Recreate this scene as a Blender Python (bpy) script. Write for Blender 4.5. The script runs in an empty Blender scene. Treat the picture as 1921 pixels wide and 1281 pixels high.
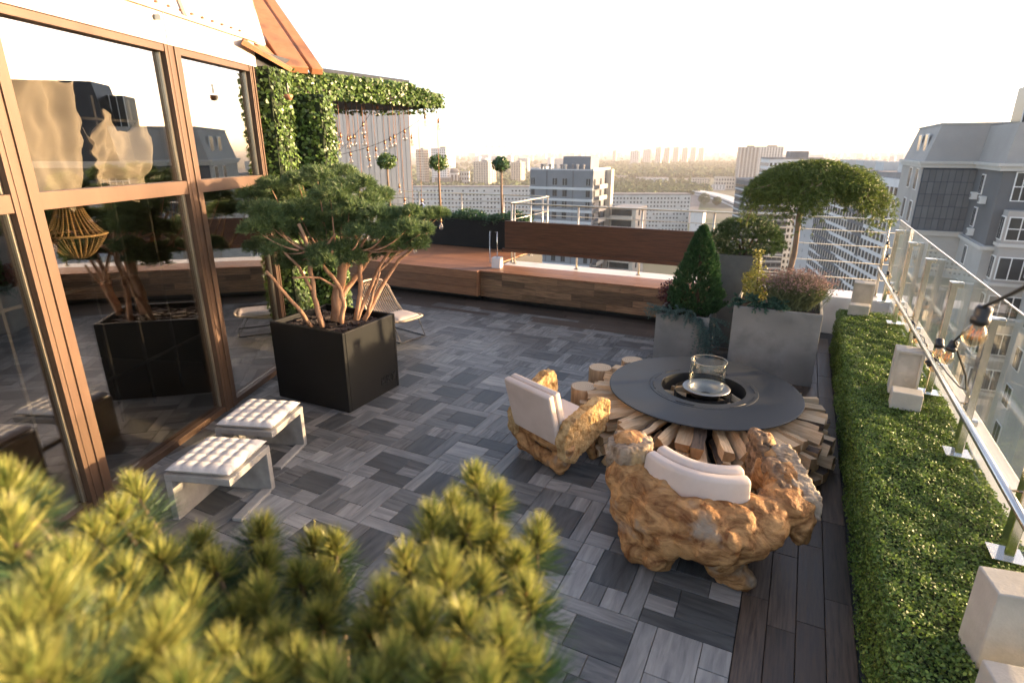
import bpy, bmesh, math, random
import numpy as np
from mathutils import Vector, Matrix, noise as mnoise
R = math.radians
random.seed(7)
rng = np.random.default_rng(11)
scn = bpy.context.scene
COL = scn.collection

# ------------------------------------------------------------------ camera
CAM = Vector((0.0, 0.0, 3.0))
FPX, HOR = 1080.0, 282.0
PITCH = math.atan((640.5 - HOR) / FPX)
YAW = R(26.2)
cam_data = bpy.data.cameras.new('camera')
cam = bpy.data.objects.new('camera', cam_data)
COL.objects.link(cam)
cam.location = CAM
cam.rotation_euler = (math.pi / 2 - PITCH, 0, YAW)
cam_data.sensor_width = 36.0
cam_data.lens = 36.0 * FPX / 1921.0
cam_data.clip_start = 0.05
cam_data.clip_end = 60000
cam_data.dof.use_dof = True
cam_data.dof.focus_distance = 5.2
cam_data.dof.aperture_fstop = 2.3
scn.camera = cam

# ------------------------------------------------------------------ sky and sun
SUN_AZ, SUN_EL = R(54.0), R(7.5)          # azimuth from +Y towards +X
SUNV = Vector((math.sin(SUN_AZ) * math.cos(SUN_EL), math.cos(SUN_AZ) * math.cos(SUN_EL), math.sin(SUN_EL)))
world = bpy.data.worlds.new('World')
scn.world = world
world.use_nodes = True
wn = world.node_tree
wn.nodes.clear()
sky = wn.nodes.new('ShaderNodeTexSky')
sky.sky_type = 'NISHITA'
sky.sun_disc = False
sky.sun_elevation = SUN_EL
sky.sun_rotation = SUN_AZ
sky.altitude = 200
sky.air_density = 0.50
sky.dust_density = 1.5
sky.ozone_density = 0.3
bg = wn.nodes.new('ShaderNodeBackground')
bg.inputs['Strength'].default_value = 0.15
wo = wn.nodes.new('ShaderNodeOutputWorld')
wb = wn.nodes.new('ShaderNodeMix'); wb.data_type = 'RGBA'; wb.blend_type = 'MULTIPLY'     # warm white balance of the evening sky
wb.inputs['Factor'].default_value = 1.0; wb.inputs['B'].default_value = (1.0, .84, .745, 1)
wn.links.new(sky.outputs[0], wb.inputs['A'])
wn.links.new(wb.outputs['Result'], bg.inputs[0])
wn.links.new(bg.outputs[0], wo.inputs[0])
sun_data = bpy.data.lights.new('sun', 'SUN')
sun_data.energy = 2.45
sun_data.angle = R(0.6)
sun_data.color = (1.0, 0.70, 0.42)
sun = bpy.data.objects.new('sun', sun_data)
COL.objects.link(sun)
sun.rotation_euler = SUNV.to_track_quat('Z', 'Y').to_euler()
scn.view_settings.view_transform = 'Standard'
scn.view_settings.look = 'None'
scn.view_settings.gamma = 1.0
scn.view_settings.exposure = 2.6
scn.cycles.caustics_reflective = False
scn.cycles.sample_clamp_indirect = 3.0
scn.cycles.blur_glossy = 0.3
scn.cycles.caustics_refractive = False
scn.cycles.max_bounces = 6
scn.cycles.transparent_max_bounces = 16
scn.cycles.volume_bounces = 0

# ------------------------------------------------------------------ pixel helpers (photo pixels -> points on known planes)
_fw = Vector((-math.sin(YAW) * math.cos(PITCH), math.cos(YAW) * math.cos(PITCH), -math.sin(PITCH)))
_rt = Vector((math.cos(YAW), math.sin(YAW), 0))
_up = _rt.cross(_fw)
_hf = Vector((-math.sin(YAW), math.cos(YAW), 0))
def ray(x, y):
    return (_fw * FPX + _rt * (x - 960.5) + _up * (640.5 - y)).normalized()
def at(x, y, z=0.0):
    d = ray(x, y)
    return CAM + d * ((z - CAM.z) / d.z)
def atF(x, y, F):
    d = ray(x, y)
    return CAM + d * (F / d.dot(_hf))
def atY(x, y, Y):
    d = ray(x, y)
    return CAM + d * (Y / d.y)
def proj(p):
    v = Vector(p) - CAM
    z = v.dot(_fw)
    return 960.5 + FPX * v.dot(_rt) / z, 640.5 - FPX * v.dot(_up) / z

# ------------------------------------------------------------------ object helpers
def tag(o, label=None, cat=None, group=None, kind=None):
    if label: o['label'] = label
    if cat: o['category'] = cat
    if group: o['group'] = group
    if kind: o['kind'] = kind
    return o
def empty(name, loc=(0, 0, 0), rz=0, label=None, cat=None, group=None, kind=None):
    o = bpy.data.objects.new(name, None)
    COL.objects.link(o)
    o.location = loc
    o.rotation_euler = (0, 0, rz)
    o.empty_display_size = 0.1
    return tag(o, label, cat, group, kind)
def link(name, me, parent=None):
    o = bpy.data.objects.new(name, me)
    COL.objects.link(o)
    if parent: o.parent = parent
    return o
def copy_tree(o, parent=None):
    c = o.copy()
    COL.objects.link(c)
    c.parent = parent
    for ch in list(o.children):
        copy_tree(ch, c)
    return c

class MB:
    def __init__(s):
        s.v, s.f, s.m = [], [], []
    def add(s, vs, fs, mi=0):
        b = len(s.v)
        s.v += [tuple(v) for v in vs]
        s.f += [tuple(b + i for i in f) for f in fs]
        s.m += [mi] * len(fs)
        return s
    def box(s, c, size, rz=0, mi=0, rot=None):
        hx, hy, hz = size[0] / 2, size[1] / 2, size[2] / 2
        M = rot if rot is not None else Matrix.Rotation(rz, 3, 'Z')
        c = Vector(c)
        vs = [c + M @ Vector((sx * hx, sy * hy, sz * hz)) for sz in (-1, 1) for sx, sy in ((-1, -1), (1, -1), (1, 1), (-1, 1))]
        return s.add(vs, [(3, 2, 1, 0), (4, 5, 6, 7), (0, 1, 5, 4), (1, 2, 6, 5), (2, 3, 7, 6), (3, 0, 4, 7)], mi)
    def mm(s, x0, x1, y0, y1, z0, z1, mi=0):
        return s.box(((x0 + x1) / 2, (y0 + y1) / 2, (z0 + z1) / 2), (x1 - x0, y1 - y0, z1 - z0), mi=mi)
    def bar(s, a, b, w, h, mi=0, upv=(0, 0, 1)):
        a, b = Vector(a), Vector(b)
        d = (b - a)
        L = d.length
        d.normalize()
        u = Vector(upv)
        sx = d.cross(u)
        if sx.length < 1e-4: sx = d.cross(Vector((1, 0, 0)))
        sx.normalize()
        uz = sx.cross(d)
        M = Matrix((d, sx, uz)).transposed()
        return s.box((a + b) / 2, (L, w, h), rot=M, mi=mi)
    def tube(s, path, rad, n=8, mi=0, cap=True):
        path = [Vector(p) for p in path]
        if not hasattr(rad, '__len__'): rad = [rad] * len(path)
        vs, fs = [], []
        ref = None
        for i, p in enumerate(path):
            t = (path[min(i + 1, len(path) - 1)] - path[max(i - 1, 0)]).normalized()
            if ref is None:
                ref = Vector((0, 0, 1)) if abs(t.z) < .9 else Vector((1, 0, 0))
            a = t.cross(ref).normalized()
            b = a.cross(t).normalized()
            ref = b
            for k in range(n):
                q = 2 * math.pi * k / n
                vs.append(p + (a * math.cos(q) + b * math.sin(q)) * rad[i])
        for i in range(len(path) - 1):
            for k in range(n):
                k2 = (k + 1) % n
                fs.append((i * n + k, i * n + k2, (i + 1) * n + k2, (i + 1) * n + k))
        if cap:
            fs.append(tuple(range(n))[::-1])
            fs.append(tuple((len(path) - 1) * n + k for k in range(n)))
        return s.add(vs, fs, mi)
    def lathe(s, prof, c=(0, 0, 0), n=24, mi=0, cap=False):
        vs, fs = [], []
        c = Vector(c)
        for r, z in prof:
            for k in range(n):
                q = 2 * math.pi * k / n
                vs.append(c + Vector((r * math.cos(q), r * math.sin(q), z)))
        for i in range(len(prof) - 1):
            for k in range(n):
                k2 = (k + 1) % n
                fs.append((i * n + k, i * n + k2, (i + 1) * n + k2, (i + 1) * n + k))
        if cap:
            fs.append(tuple(range(n))[::-1])
            fs.append(tuple((len(prof) - 1) * n + k for k in range(n)))
        return s.add(vs, fs, mi)
    def poly_prism(s, pts, z0, z1, mi=0):
        n = len(pts)
        vs = [(x, y, z0) for x, y in pts] + [(x, y, z1) for x, y in pts]
        fs = [tuple(range(n))[::-1], tuple(range(n, 2 * n))] + [(i, (i + 1) % n, n + (i + 1) % n, n + i) for i in range(n)]
        return s.add(vs, fs, mi)
    def mesh(s, name, mats, smooth=False):
        me = bpy.data.meshes.new(name)
        me.from_pydata(s.v, [], s.f)
        mats = mats if isinstance(mats, (list, tuple)) else [mats]
        for m in mats: me.materials.append(m)
        if len(mats) > 1: me.polygons.foreach_set('material_index', s.m)
        if smooth: me.polygons.foreach_set('use_smooth', [True] * len(me.polygons))
        me.update()
        return me
    def build(s, name, mats, parent=None, smooth=False, bevel=0, seg=2):
        o = link(name, s.mesh(name, mats, smooth), parent)
        if bevel:
            b = o.modifiers.new('bevel', 'BEVEL')
            b.width = bevel
            b.segments = seg
            b.limit_method = 'ANGLE'
            b.angle_limit = R(40)
        return o

def np_mesh(name, V, mat, smooth=False, midx=None):
    """V: (N,k,3) separate polygons of k corners"""
    N, k, _ = V.shape
    me = bpy.data.meshes.new(name)
    me.vertices.add(N * k)
    me.vertices.foreach_set('co', np.ascontiguousarray(V, dtype=np.float32).ravel())
    me.loops.add(N * k)
    me.loops.foreach_set('vertex_index', np.arange(N * k, dtype=np.int32))
    me.polygons.add(N)
    me.polygons.foreach_set('loop_start', np.arange(0, N * k, k, dtype=np.int32))
    me.polygons.foreach_set('loop_total', np.full(N, k, dtype=np.int32))
    mats = mat if isinstance(mat, (list, tuple)) else [mat]
    for m in mats: me.materials.append(m)
    if midx is not None: me.polygons.foreach_set('material_index', np.asarray(midx, dtype=np.int32))
    me.update(calc_edges=True)
    me.validate()
    return me
def unit(a):
    return a / np.maximum(np.linalg.norm(a, axis=-1, keepdims=True), 1e-9)
def leaves(P, Nrm, size, aspect=.55, tilt=.7, fold=True):
    """leaf polygons (5-6 corners) at points P facing roughly Nrm"""
    n = len(P)
    nn = unit(Nrm + rng.normal(0, tilt, (n, 3)))
    t = unit(np.cross(nn, rng.normal(0, 1, (n, 3))))
    b = np.cross(nn, t)
    L = size * rng.uniform(.7, 1.3, (n, 1))
    W = L * aspect
    droop = nn * L * rng.uniform(-.05, .22, (n, 1))
    a0 = P - t * L * .5
    a1 = P - t * L * .12 + b * W * .5 + droop
    a2 = P + t * L * .25 + b * W * .38 + droop * .7
    a3 = P + t * L * .5
    a4 = P + t * L * .25 - b * W * .38 + droop * .7
    a5 = P - t * L * .12 - b * W * .5 + droop
    return np.stack([a0, a1, a2, a3, a4, a5], 1)
def needles(base, direc, length, width):
    """thin tapering needle quads"""
    n = len(base)
    d = unit(direc)
    s = unit(np.cross(d, rng.normal(0, 1, (n, 3))))
    L = np.broadcast_to(np.asarray(length, float).reshape(-1, 1), (n, 1))
    w = width / 2
    tip = base + d * L
    mid = base + d * L * .55
    return np.stack([base - s * w * .8, mid - s * w, tip, mid + s * w, base + s * w * .8], 1)

# ------------------------------------------------------------------ materials
def mat_new(name):
    m = bpy.data.materials.new(name)
    m.use_nodes = True
    nt = m.node_tree
    nt.nodes.clear()
    out = nt.nodes.new('ShaderNodeOutputMaterial')
    return m, nt, out
def mk(name, c1, c2=None, rough=.6, metal=0.0, scale=5.0, detail=6.0, stretch=(1, 1, 1), contrast=(.35, .65), bump=0.0,
       bscale=None, island=0.0, objrand=0.0, c3=None, c3scale=1.5, c3range=(.55, .7), transl=0.0, spec=.5, rough2=None, world=False, wave=None, coat=0, distort=0.0):
    m, nt, out = mat_new(name)
    N, Lk = nt.nodes, nt.links
    bs = N.new('ShaderNodeBsdfPrincipled')
    bs.inputs['Roughness'].default_value = rough
    bs.inputs['Metallic'].default_value = metal
    bs.inputs['Specular IOR Level'].default_value = spec
    if coat: bs.inputs['Coat Weight'].default_value = coat
    tc = N.new('ShaderNodeTexCoord')
    if world:
        g = N.new('ShaderNodeNewGeometry')
        vec = g.outputs['Position']
    else:
        vec = tc.outputs['Object']
    oi = N.new('ShaderNodeObjectInfo')
    ge = N.new('ShaderNodeNewGeometry')
    rn = N.new('ShaderNodeMath'); rn.operation = 'ADD'
    Lk.new(oi.outputs['Random'], rn.inputs[0]); Lk.new(ge.outputs['Random Per Island'], rn.inputs[1])
    rm = N.new('ShaderNodeMath'); rm.operation = 'MULTIPLY'; rm.inputs[1].default_value = 37.0
    Lk.new(rn.outputs[0], rm.inputs[0])
    va = N.new('ShaderNodeVectorMath'); va.operation = 'ADD'
    Lk.new(vec, va.inputs[0])
    if objrand or island: Lk.new(rm.outputs[0], va.inputs[1])
    mp = N.new('ShaderNodeMapping')
    mp.inputs['Scale'].default_value = stretch
    Lk.new(va.outputs[0], mp.inputs['Vector'])
    nz = N.new('ShaderNodeTexNoise')
    nz.inputs['Scale'].default_value = scale
    nz.inputs['Detail'].default_value = detail
    nz.inputs['Roughness'].default_value = .6
    nz.inputs['Distortion'].default_value = distort
    Lk.new(mp.outputs[0], nz.inputs['Vector'])
    fac = nz.outputs['Fac']
    if wave:
        wv = N.new('ShaderNodeTexWave')
        wv.inputs['Scale'].default_value = wave[0]
        wv.inputs['Distortion'].default_value = wave[1]
        wv.inputs['Detail'].default_value = 3
        wv.inputs['Detail Scale'].default_value = 1.2
        wv.bands_direction = 'Y'
        Lk.new(mp.outputs[0], wv.inputs['Vector'])
        av = N.new('ShaderNodeMath'); av.operation = 'MULTIPLY_ADD'; av.inputs[1].default_value = wave[2]
        Lk.new(wv.outputs['Fac'], av.inputs[0])
        sb = N.new('ShaderNodeMath'); sb.operation = 'SUBTRACT'; sb.inputs[1].default_value = wave[2] / 2
        Lk.new(fac, sb.inputs[0])
        Lk.new(sb.outputs[0], av.inputs[2])
        fac = av.outputs[0]
    mr = N.new('ShaderNodeMapRange')
    mr.inputs['From Min'].default_value, mr.inputs['From Max'].default_value = contrast
    Lk.new(fac, mr.inputs['Value'])
    mx = N.new('ShaderNodeMix'); mx.data_type = 'RGBA'
    mx.inputs['A'].default_value = (*c1, 1)
    mx.inputs['B'].default_value = (*(c2 or c1), 1)
    Lk.new(mr.outputs[0], mx.inputs['Factor'])
    colr = mx.outputs['Result']
    if c3:
        n3 = N.new('ShaderNodeTexNoise'); n3.inputs['Scale'].default_value = c3scale; n3.inputs['Detail'].default_value = 4
        Lk.new(va.outputs[0], n3.inputs['Vector'])
        m3 = N.new('ShaderNodeMapRange'); m3.inputs['From Min'].default_value, m3.inputs['From Max'].default_value = c3range
        Lk.new(n3.outputs['Fac'], m3.inputs['Value'])
        x3 = N.new('ShaderNodeMix'); x3.data_type = 'RGBA'; x3.inputs['B'].default_value = (*c3, 1)
        Lk.new(m3.outputs[0], x3.inputs['Factor']); Lk.new(colr, x3.inputs['A'])
        colr = x3.outputs['Result']
    if island or objrand:
        fr = N.new('ShaderNodeMath'); fr.operation = 'FRACT'
        Lk.new(rm.outputs[0], fr.inputs[0])
        mv = N.new('ShaderNodeMapRange')
        amt = island or objrand
        mv.inputs['To Min'].default_value, mv.inputs['To Max'].default_value = 1 - amt, 1 + amt
        Lk.new(fr.outputs[0], mv.inputs['Value'])
        hs = N.new('ShaderNodeHueSaturation')
        Lk.new(mv.outputs[0], hs.inputs['Value']); Lk.new(colr, hs.inputs['Color'])
        colr = hs.outputs['Color']
    Lk.new(colr, bs.inputs['Base Color'])
    if rough2 is not None:
        r2 = N.new('ShaderNodeMapRange'); r2.inputs['To Min'].default_value, r2.inputs['To Max'].default_value = rough, rough2
        Lk.new(mr.outputs[0], r2.inputs['Value']); Lk.new(r2.outputs[0], bs.inputs['Roughness'])
    if bump:
        bp = N.new('ShaderNodeBump'); bp.inputs['Strength'].default_value = min(1, bump); bp.inputs['Distance'].default_value = .01 * max(1, bump)
        if bscale:
            nb = N.new('ShaderNodeTexNoise'); nb.inputs['Scale'].default_value = bscale; nb.inputs['Detail'].default_value = 6
            Lk.new(mp.outputs[0], nb.inputs['Vector']); Lk.new(nb.outputs['Fac'], bp.inputs['Height'])
        else:
            Lk.new(fac, bp.inputs['Height'])
        Lk.new(bp.outputs[0], bs.inputs['Normal'])
    surf = bs.outputs[0]
    if transl:
        tr = N.new('ShaderNodeBsdfTranslucent')
        Lk.new(colr, tr.inputs['Color'])
        ms = N.new('ShaderNodeMixShader'); ms.inputs[0].default_value = transl
        Lk.new(surf, ms.inputs[1]); Lk.new(tr.outputs[0], ms.inputs[2])
        surf = ms.outputs[0]
    Lk.new(surf, out.inputs['Surface'])
    return m
def mk_glass(name, tint=(.9, .95, .92), base=.06, power=1.0, rough=0.0, refl=(1, 1, 1), dist=0.0, film=None):
    """thin pane: transparent sheet plus fresnel reflection"""
    m, nt, out = mat_new(name)
    N, Lk = nt.nodes, nt.links
    t = N.new('ShaderNodeBsdfTransparent'); t.inputs[0].default_value = (*tint, 1)
    g = N.new('ShaderNodeBsdfGlossy'); g.inputs['Roughness'].default_value = rough; g.inputs['Color'].default_value = (*refl, 1)
    ge = N.new('ShaderNodeNewGeometry')
    dt = N.new('ShaderNodeVectorMath'); dt.operation = 'DOT_PRODUCT'
    Lk.new(ge.outputs['Normal'], dt.inputs[0]); Lk.new(ge.outputs['Incoming'], dt.inputs[1])
    ab = N.new('ShaderNodeMath'); ab.operation = 'ABSOLUTE'; Lk.new(dt.outputs['Value'], ab.inputs[0])
    om = N.new('ShaderNodeMath'); om.operation = 'SUBTRACT'; om.inputs[0].default_value = 1.0; Lk.new(ab.outputs[0], om.inputs[1])
    pw = N.new('ShaderNodeMath'); pw.operation = 'POWER'; pw.inputs[1].default_value = 4.0; Lk.new(om.outputs[0], pw.inputs[0])
    ma = N.new('ShaderNodeMath'); ma.operation = 'MULTIPLY_ADD'; ma.use_clamp = True
    ma.inputs[1].default_value = power; ma.inputs[2].default_value = base
    Lk.new(pw.outputs[0], ma.inputs[0])
    if dist:
        tc = N.new('ShaderNodeTexCoord'); nz = N.new('ShaderNodeTexNoise'); nz.inputs['Scale'].default_value = 1.1; nz.inputs['Detail'].default_value = 1
        Lk.new(tc.outputs['Object'], nz.inputs['Vector'])
        bp = N.new('ShaderNodeBump'); bp.inputs['Strength'].default_value = dist; bp.inputs['Distance'].default_value = .02
        Lk.new(nz.outputs['Fac'], bp.inputs['Height']); Lk.new(bp.outputs[0], g.inputs['Normal'])
    go = g.outputs[0]
    if film:          # thin film of dust: a share of the reflection is spread
        g2 = N.new('ShaderNodeBsdfGlossy'); g2.inputs['Roughness'].default_value = film[1]; g2.inputs['Color'].default_value = (*refl, 1)
        m2 = N.new('ShaderNodeMixShader'); m2.inputs[0].default_value = film[0]
        Lk.new(g.outputs[0], m2.inputs[1]); Lk.new(g2.outputs[0], m2.inputs[2])
        go = m2.outputs[0]
    mx = N.new('ShaderNodeMixShader')
    Lk.new(ma.outputs[0], mx.inputs[0]); Lk.new(t.outputs[0], mx.inputs[1]); Lk.new(go, mx.inputs[2])
    Lk.new(mx.outputs[0], out.inputs['Surface'])
    return m

M = {}
# floor pieces: grey wood-look tiles in four tones, brown wood-look planks
for key, a, b in (('tile_dark', (.045, .049, .050), (.122, .125, .120)), ('tile_mid', (.085, .088, .086), (.22, .218, .205)),
                  ('tile_light', (.145, .146, .14), (.335, .325, .30)), ('tile_pale', (.20, .198, .188), (.43, .41, .375))):
    M[key] = mk(key, a, b, rough=.36, rough2=.55, scale=2.6, stretch=(1.1, 7.5, 1), detail=10, distort=.5, contrast=(.30, .70), objrand=.10, bump=.22)
M['tile_stuff_x'] = mk('tile_stuff_x', (.10, .098, .092), (.24, .23, .21), rough=.4, scale=3, stretch=(1.2, 11, 1), detail=8, island=.42, bump=.1)
M['tile_stuff_y'] = mk('tile_stuff_y', (.10, .098, .092), (.24, .23, .21), rough=.4, scale=3, stretch=(11, 1.2, 1), detail=8, island=.42, bump=.1)
M['grout'] = mk('grout', (.05, .05, .048), (.08, .078, .072), rough=.9, scale=40)
M['floor_plank'] = mk('floor_plank', (.050, .036, .027), (.13, .092, .066), rough=.36, rough2=.55, scale=3.5, stretch=(1, 14, 1), detail=8, objrand=.28, bump=.12)
M['deck_board'] = mk('deck_board', (.22, .092, .042), (.36, .165, .078), rough=.5, scale=4, stretch=(1, 16, 1), detail=8, objrand=.16, bump=.15)
M['bench_board'] = mk('bench_board', (.11, .056, .028), (.28, .155, .08), rough=.5, scale=3.5, stretch=(1, 16, 4), detail=8, objrand=.42, bump=.15)
M['panel_board'] = mk('panel_board', (.06, .024, .012), (.12, .05, .024), rough=.42, scale=3, stretch=(.8, 10, 12), detail=8, bump=.12)
M['black_metal'] = mk('black_metal', (.012, .014, .016), (.022, .024, .026), rough=.45, scale=8, bump=.04)
M['black_planter'] = mk('black_planter', (.005, .006, .0065), (.011, .012, .012), rough=.5, scale=2.5, bump=.05, rough2=.6, spec=.2)
M['bronze'] = mk('bronze', (.095, .055, .033), (.125, .074, .045), rough=.45, metal=.2, scale=3, stretch=(1, 1, .2))
M['bronze_roof'] = mk('bronze_roof', (.33, .15, .07), (.40, .20, .10), rough=.5, scale=6, c3=(.22, .11, .06), c3scale=3)
M['roof_white'] = mk('roof_white', (.54, .50, .46), (.62, .58, .54), rough=.5, scale=2, c3=(.56, .38, .24), c3scale=1.1, c3range=(.56, .72))
M['concrete'] = mk('concrete', (.21, .205, .19), (.30, .29, .265), rough=.85, scale=4, detail=9, c3=(.15, .145, .135), c3scale=2, c3range=(.52, .75), bump=.25, bscale=60, objrand=.05)
M['concrete_pale'] = mk('concrete_pale', (.42, .39, .34), (.55, .51, .45), rough=.85, scale=4, detail=9, c3=(.33, .30, .26), c3scale=3, c3range=(.55, .75), bump=.25, bscale=70, objrand=.06)
M['concrete_stool'] = mk('concrete_stool', (.27, .26, .24), (.38, .365, .33), rough=.85, scale=5, detail=9, c3=(.20, .19, .175), c3scale=3, c3range=(.52, .75), bump=.25, bscale=70)
M['cushion'] = mk('cushion', (.62, .59, .55), (.70, .67, .63), rough=.95, scale=60, bump=.25, bscale=350, spec=.2)
M['leather'] = mk('leather', (.60, .50, .43), (.67, .57, .50), rough=.55, scale=4, bump=.15, bscale=160)
M['steel'] = mk('steel', (.62, .60, .57), (.70, .68, .65), rough=.14, metal=1.0, scale=2, rough2=.25)
M['steel_brushed'] = mk('steel_brushed', (.34, .33, .31), (.44, .43, .41), rough=.4, metal=1.0, scale=4)
M['rail_gold'] = mk('rail_gold', (.55, .50, .40), (.64, .58, .47), rough=.3, metal=.9, scale=4)
M['white_paint'] = mk('white_paint', (.74, .73, .71), (.80, .79, .77), rough=.6, scale=3, c3=(.62, .60, .57), c3scale=1.5)
M['soil'] = mk('soil', (.02, .015, .012), (.05, .036, .028), rough=.95, scale=30, bump=.6)
M['mulch'] = mk('mulch', (.022, .016, .014), (.075, .055, .046), rough=.9, scale=12, island=.4)
M['bark_pine'] = mk('bark_pine', (.28, .145, .08), (.50, .31, .19), rough=.85, scale=18, stretch=(1, 1, .3), bump=.6)
M['bark_grey'] = mk('bark_grey', (.16, .11, .075), (.30, .22, .155), rough=.9, scale=22, stretch=(1, 1, .25), bump=.6)
M['facade_glass'] = mk_glass('facade_glass', (.90, .88, .83), base=.30, power=.75, refl=(.97, .96, .93), dist=.035)
M['rail_glass'] = mk_glass('rail_glass', (.965, .975, .94), base=.02, power=.5)
M['clear_glass'] = mk_glass('clear_glass', (.95, .96, .94), base=.025, power=.5)
M['bulb_glass'] = mk_glass('bulb_glass', (.90, .86, .80), base=.11, power=.7)
M['mirror'] = mk('mirror', (.85, .80, .75), rough=.04, metal=1.0)

# ================================================================== SETTING: terrace
FA = R(19.5)                                   # facade direction, turned from +Y towards -X
FD = Vector((-math.sin(FA), math.cos(FA), 0))
FN = Vector((math.cos(FA), math.sin(FA), 0))   # outward normal
F0 = at(185, 942, 0)
def fp(s, z, off=0.0):
    """point on the facade: s along it, z up, off outward"""
    return F0 + FD * s + FN * off + Vector((0, 0, z))

terrace = MB()
terrace.mm(-11.5, 1.9, -4.0, 13.6, -.60, -.020)
terrace_o = terrace.build('terrace_floor', M['grout'])
tag(terrace_o, kind='structure')
# the building the terrace stands on
tb = MB(); tb.mm(-11.3, 1.7, -3.8, 13.4, -78, -.61)
tag(tb.build('building_below', M['concrete']), 'plain concrete tower under the roof terrace', 'building')

# ---- floor tiles: square modules of six wood-look pieces
S = .60
PIECES = [(0, 0, .60, .13, 'l'), (0, .13, .39, .42, 'd'), (.39, .13, .60, .28, 'p'), (.39, .28, .60, .42, 'm'), (0, .42, .21, .60, 'p'), (.21, .42, .60, .60, 'm')]
allp = []
for i in range(-13, 0):
    for j in range(-1, 13):
        rot = (i + j) % 2 + 2 * ((i // 2 + j) % 2)
        flip = (i // 2 + j // 2) % 2
        for (x0, y0, x1, y1, t) in PIECES:
            if flip: x0, x1 = S - x1, S - x0
            for _ in range(rot): x0, y0, x1, y1 = S - y1, x0, S - y0, x1
            cx, cy = i * S + (x0 + x1) / 2, 9.15 - (j + 1) * S + (y0 + y1) / 2 
            w, h = x1 - x0, y1 - y0
            off = (Vector((cx, cy, 0)) - F0).dot(FN)
            if cx + w / 2 < -11.0 or (off < -.15 and (Vector((cx, cy, 0)) - F0).dot(FD) < 3.6): continue
            if cy < .9: continue
            tone = t if random.random() < .74 else random.choice('mlpdm')
            pts = [proj((cx + sx * w / 2, cy + sy * h / 2, 0)) for sx, sy in ((-1, -1), (1, -1), (1, 1), (-1, 1))]
            inn = any(-20 < p[0] < 1941 and 0 < p[1] < 1290 for p in pts)
            ar = abs(sum(pts[k][0] * pts[(k + 1) % 4][1] - pts[(k + 1) % 4][0] * pts[k][1] for k in range(4))) / 2 if inn else 0
            # pieces under the big planter or hidden by the near pine count less
            if -5.7 < cx < -4.5 and 4.8 < cy < 5.8: ar *= .01
            m = Vector(proj((cx, cy, 0)))
            if m.x < 640 and m.y > 1010: ar *= .01
            allp.append((ar, cx, cy, w, h, tone))
allp.sort(key=lambda q: -q[0])
TONE = {'d': 'tile_dark', 'm': 'tile_mid', 'l': 'tile_light', 'p': 'tile_pale'}
tmesh = {}
def tile_mesh(L, W, mname):
    k = (round(L, 3), round(W, 3), mname)
    if k not in tmesh:
        g = .0022
        mb = MB()
        hx, hy, b = L / 2 - g, W / 2 - g, .0025
        vs = [(-hx, -hy, -.018), (hx, -hy, -.018), (hx, hy, -.018), (-hx, hy, -.018), (-hx, -hy, -b), (hx, -hy, -b), (hx, hy, -b), (-hx, hy, -b),
              (-hx + b, -hy + b, 0), (hx - b, -hy + b, 0), (hx - b, hy - b, 0), (-hx + b, hy - b, 0)]
        fs = [(8, 9, 10, 11)] + [(a, (a + 1) % 4, (a + 1) % 4 + 4, a + 4) for a in range(4)] + [(a + 4, (a + 1) % 4 + 4, (a + 1) % 4 + 8, a + 8) for a in range(4)]
        mb.add(vs, fs)
        tmesh[k] = mb.mesh('tile', M[mname])
    return tmesh[k]
for ar, cx, cy, w, h, t in allp[:300]:
    along_x = w >= h
    o = link('tile', tile_mesh(max(w, h), min(w, h), TONE[t]), terrace_o)
    o.location = (cx, cy, random.uniform(-.0008, .0008))
    o.rotation_euler = (0, 0, (0 if along_x else math.pi / 2) + random.choice((0, math.pi)))
sx_, sy_ = MB(), MB()
for ar, cx, cy, w, h, t in allp[300:]:
    (sx_ if w >= h else sy_).mm(cx - w / 2 + .0022, cx + w / 2 - .0022, cy - h / 2 + .0022, cy + h / 2 - .0022, -.018, 0)
tag(sx_.build('small_tiles', M['tile_stuff_x'], terrace_o), kind='stuff')
tag(sy_.build('small_tiles', M['tile_stuff_y'], terrace_o), kind='stuff')

# ---- brown plank borders (right-hand strip along the hedge, back strip along the bench)
for c in range(4):
    x0 = .002 + c * .175
    y = -.9 + random.uniform(0, .5)
    while y < 9.9:
        L = random.choice((.82, .9, 1.0, 1.1))
        o = link('plank', tile_mesh(L, .175, 'floor_plank'), terrace_o)
        o.location = (x0 + .0875, y + L / 2, random.uniform(-.001, .001)); o.rotation_euler = (0, 0, math.pi / 2)
        y += L
for r_ in range(7):
    y0 = 9.153 + r_ * .16
    x = -10.8 + random.uniform(0, .6)
    while x < -.1:
        L = min(random.choice((.9, 1.0, 1.2)), -.002 - x)
        if L > .1:
            o = link('plank', tile_mesh(L, .16, 'floor_plank'), terrace_o)
            o.location = (x + L / 2, y0 + .08, random.uniform(-.001, .001))
        x += L

# ---- parapet under the railings
par = MB()
par.mm(-5.7, 1.75, 10.98, 11.62, -.02, .632)
par.mm(1.52, 1.75, -3.5, 10.975, -.02, .66)
tag(par.build('parapet', M['white_paint'], bevel=.01), 'low white parapet carrying the rear and right railings', 'parapet')

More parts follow.
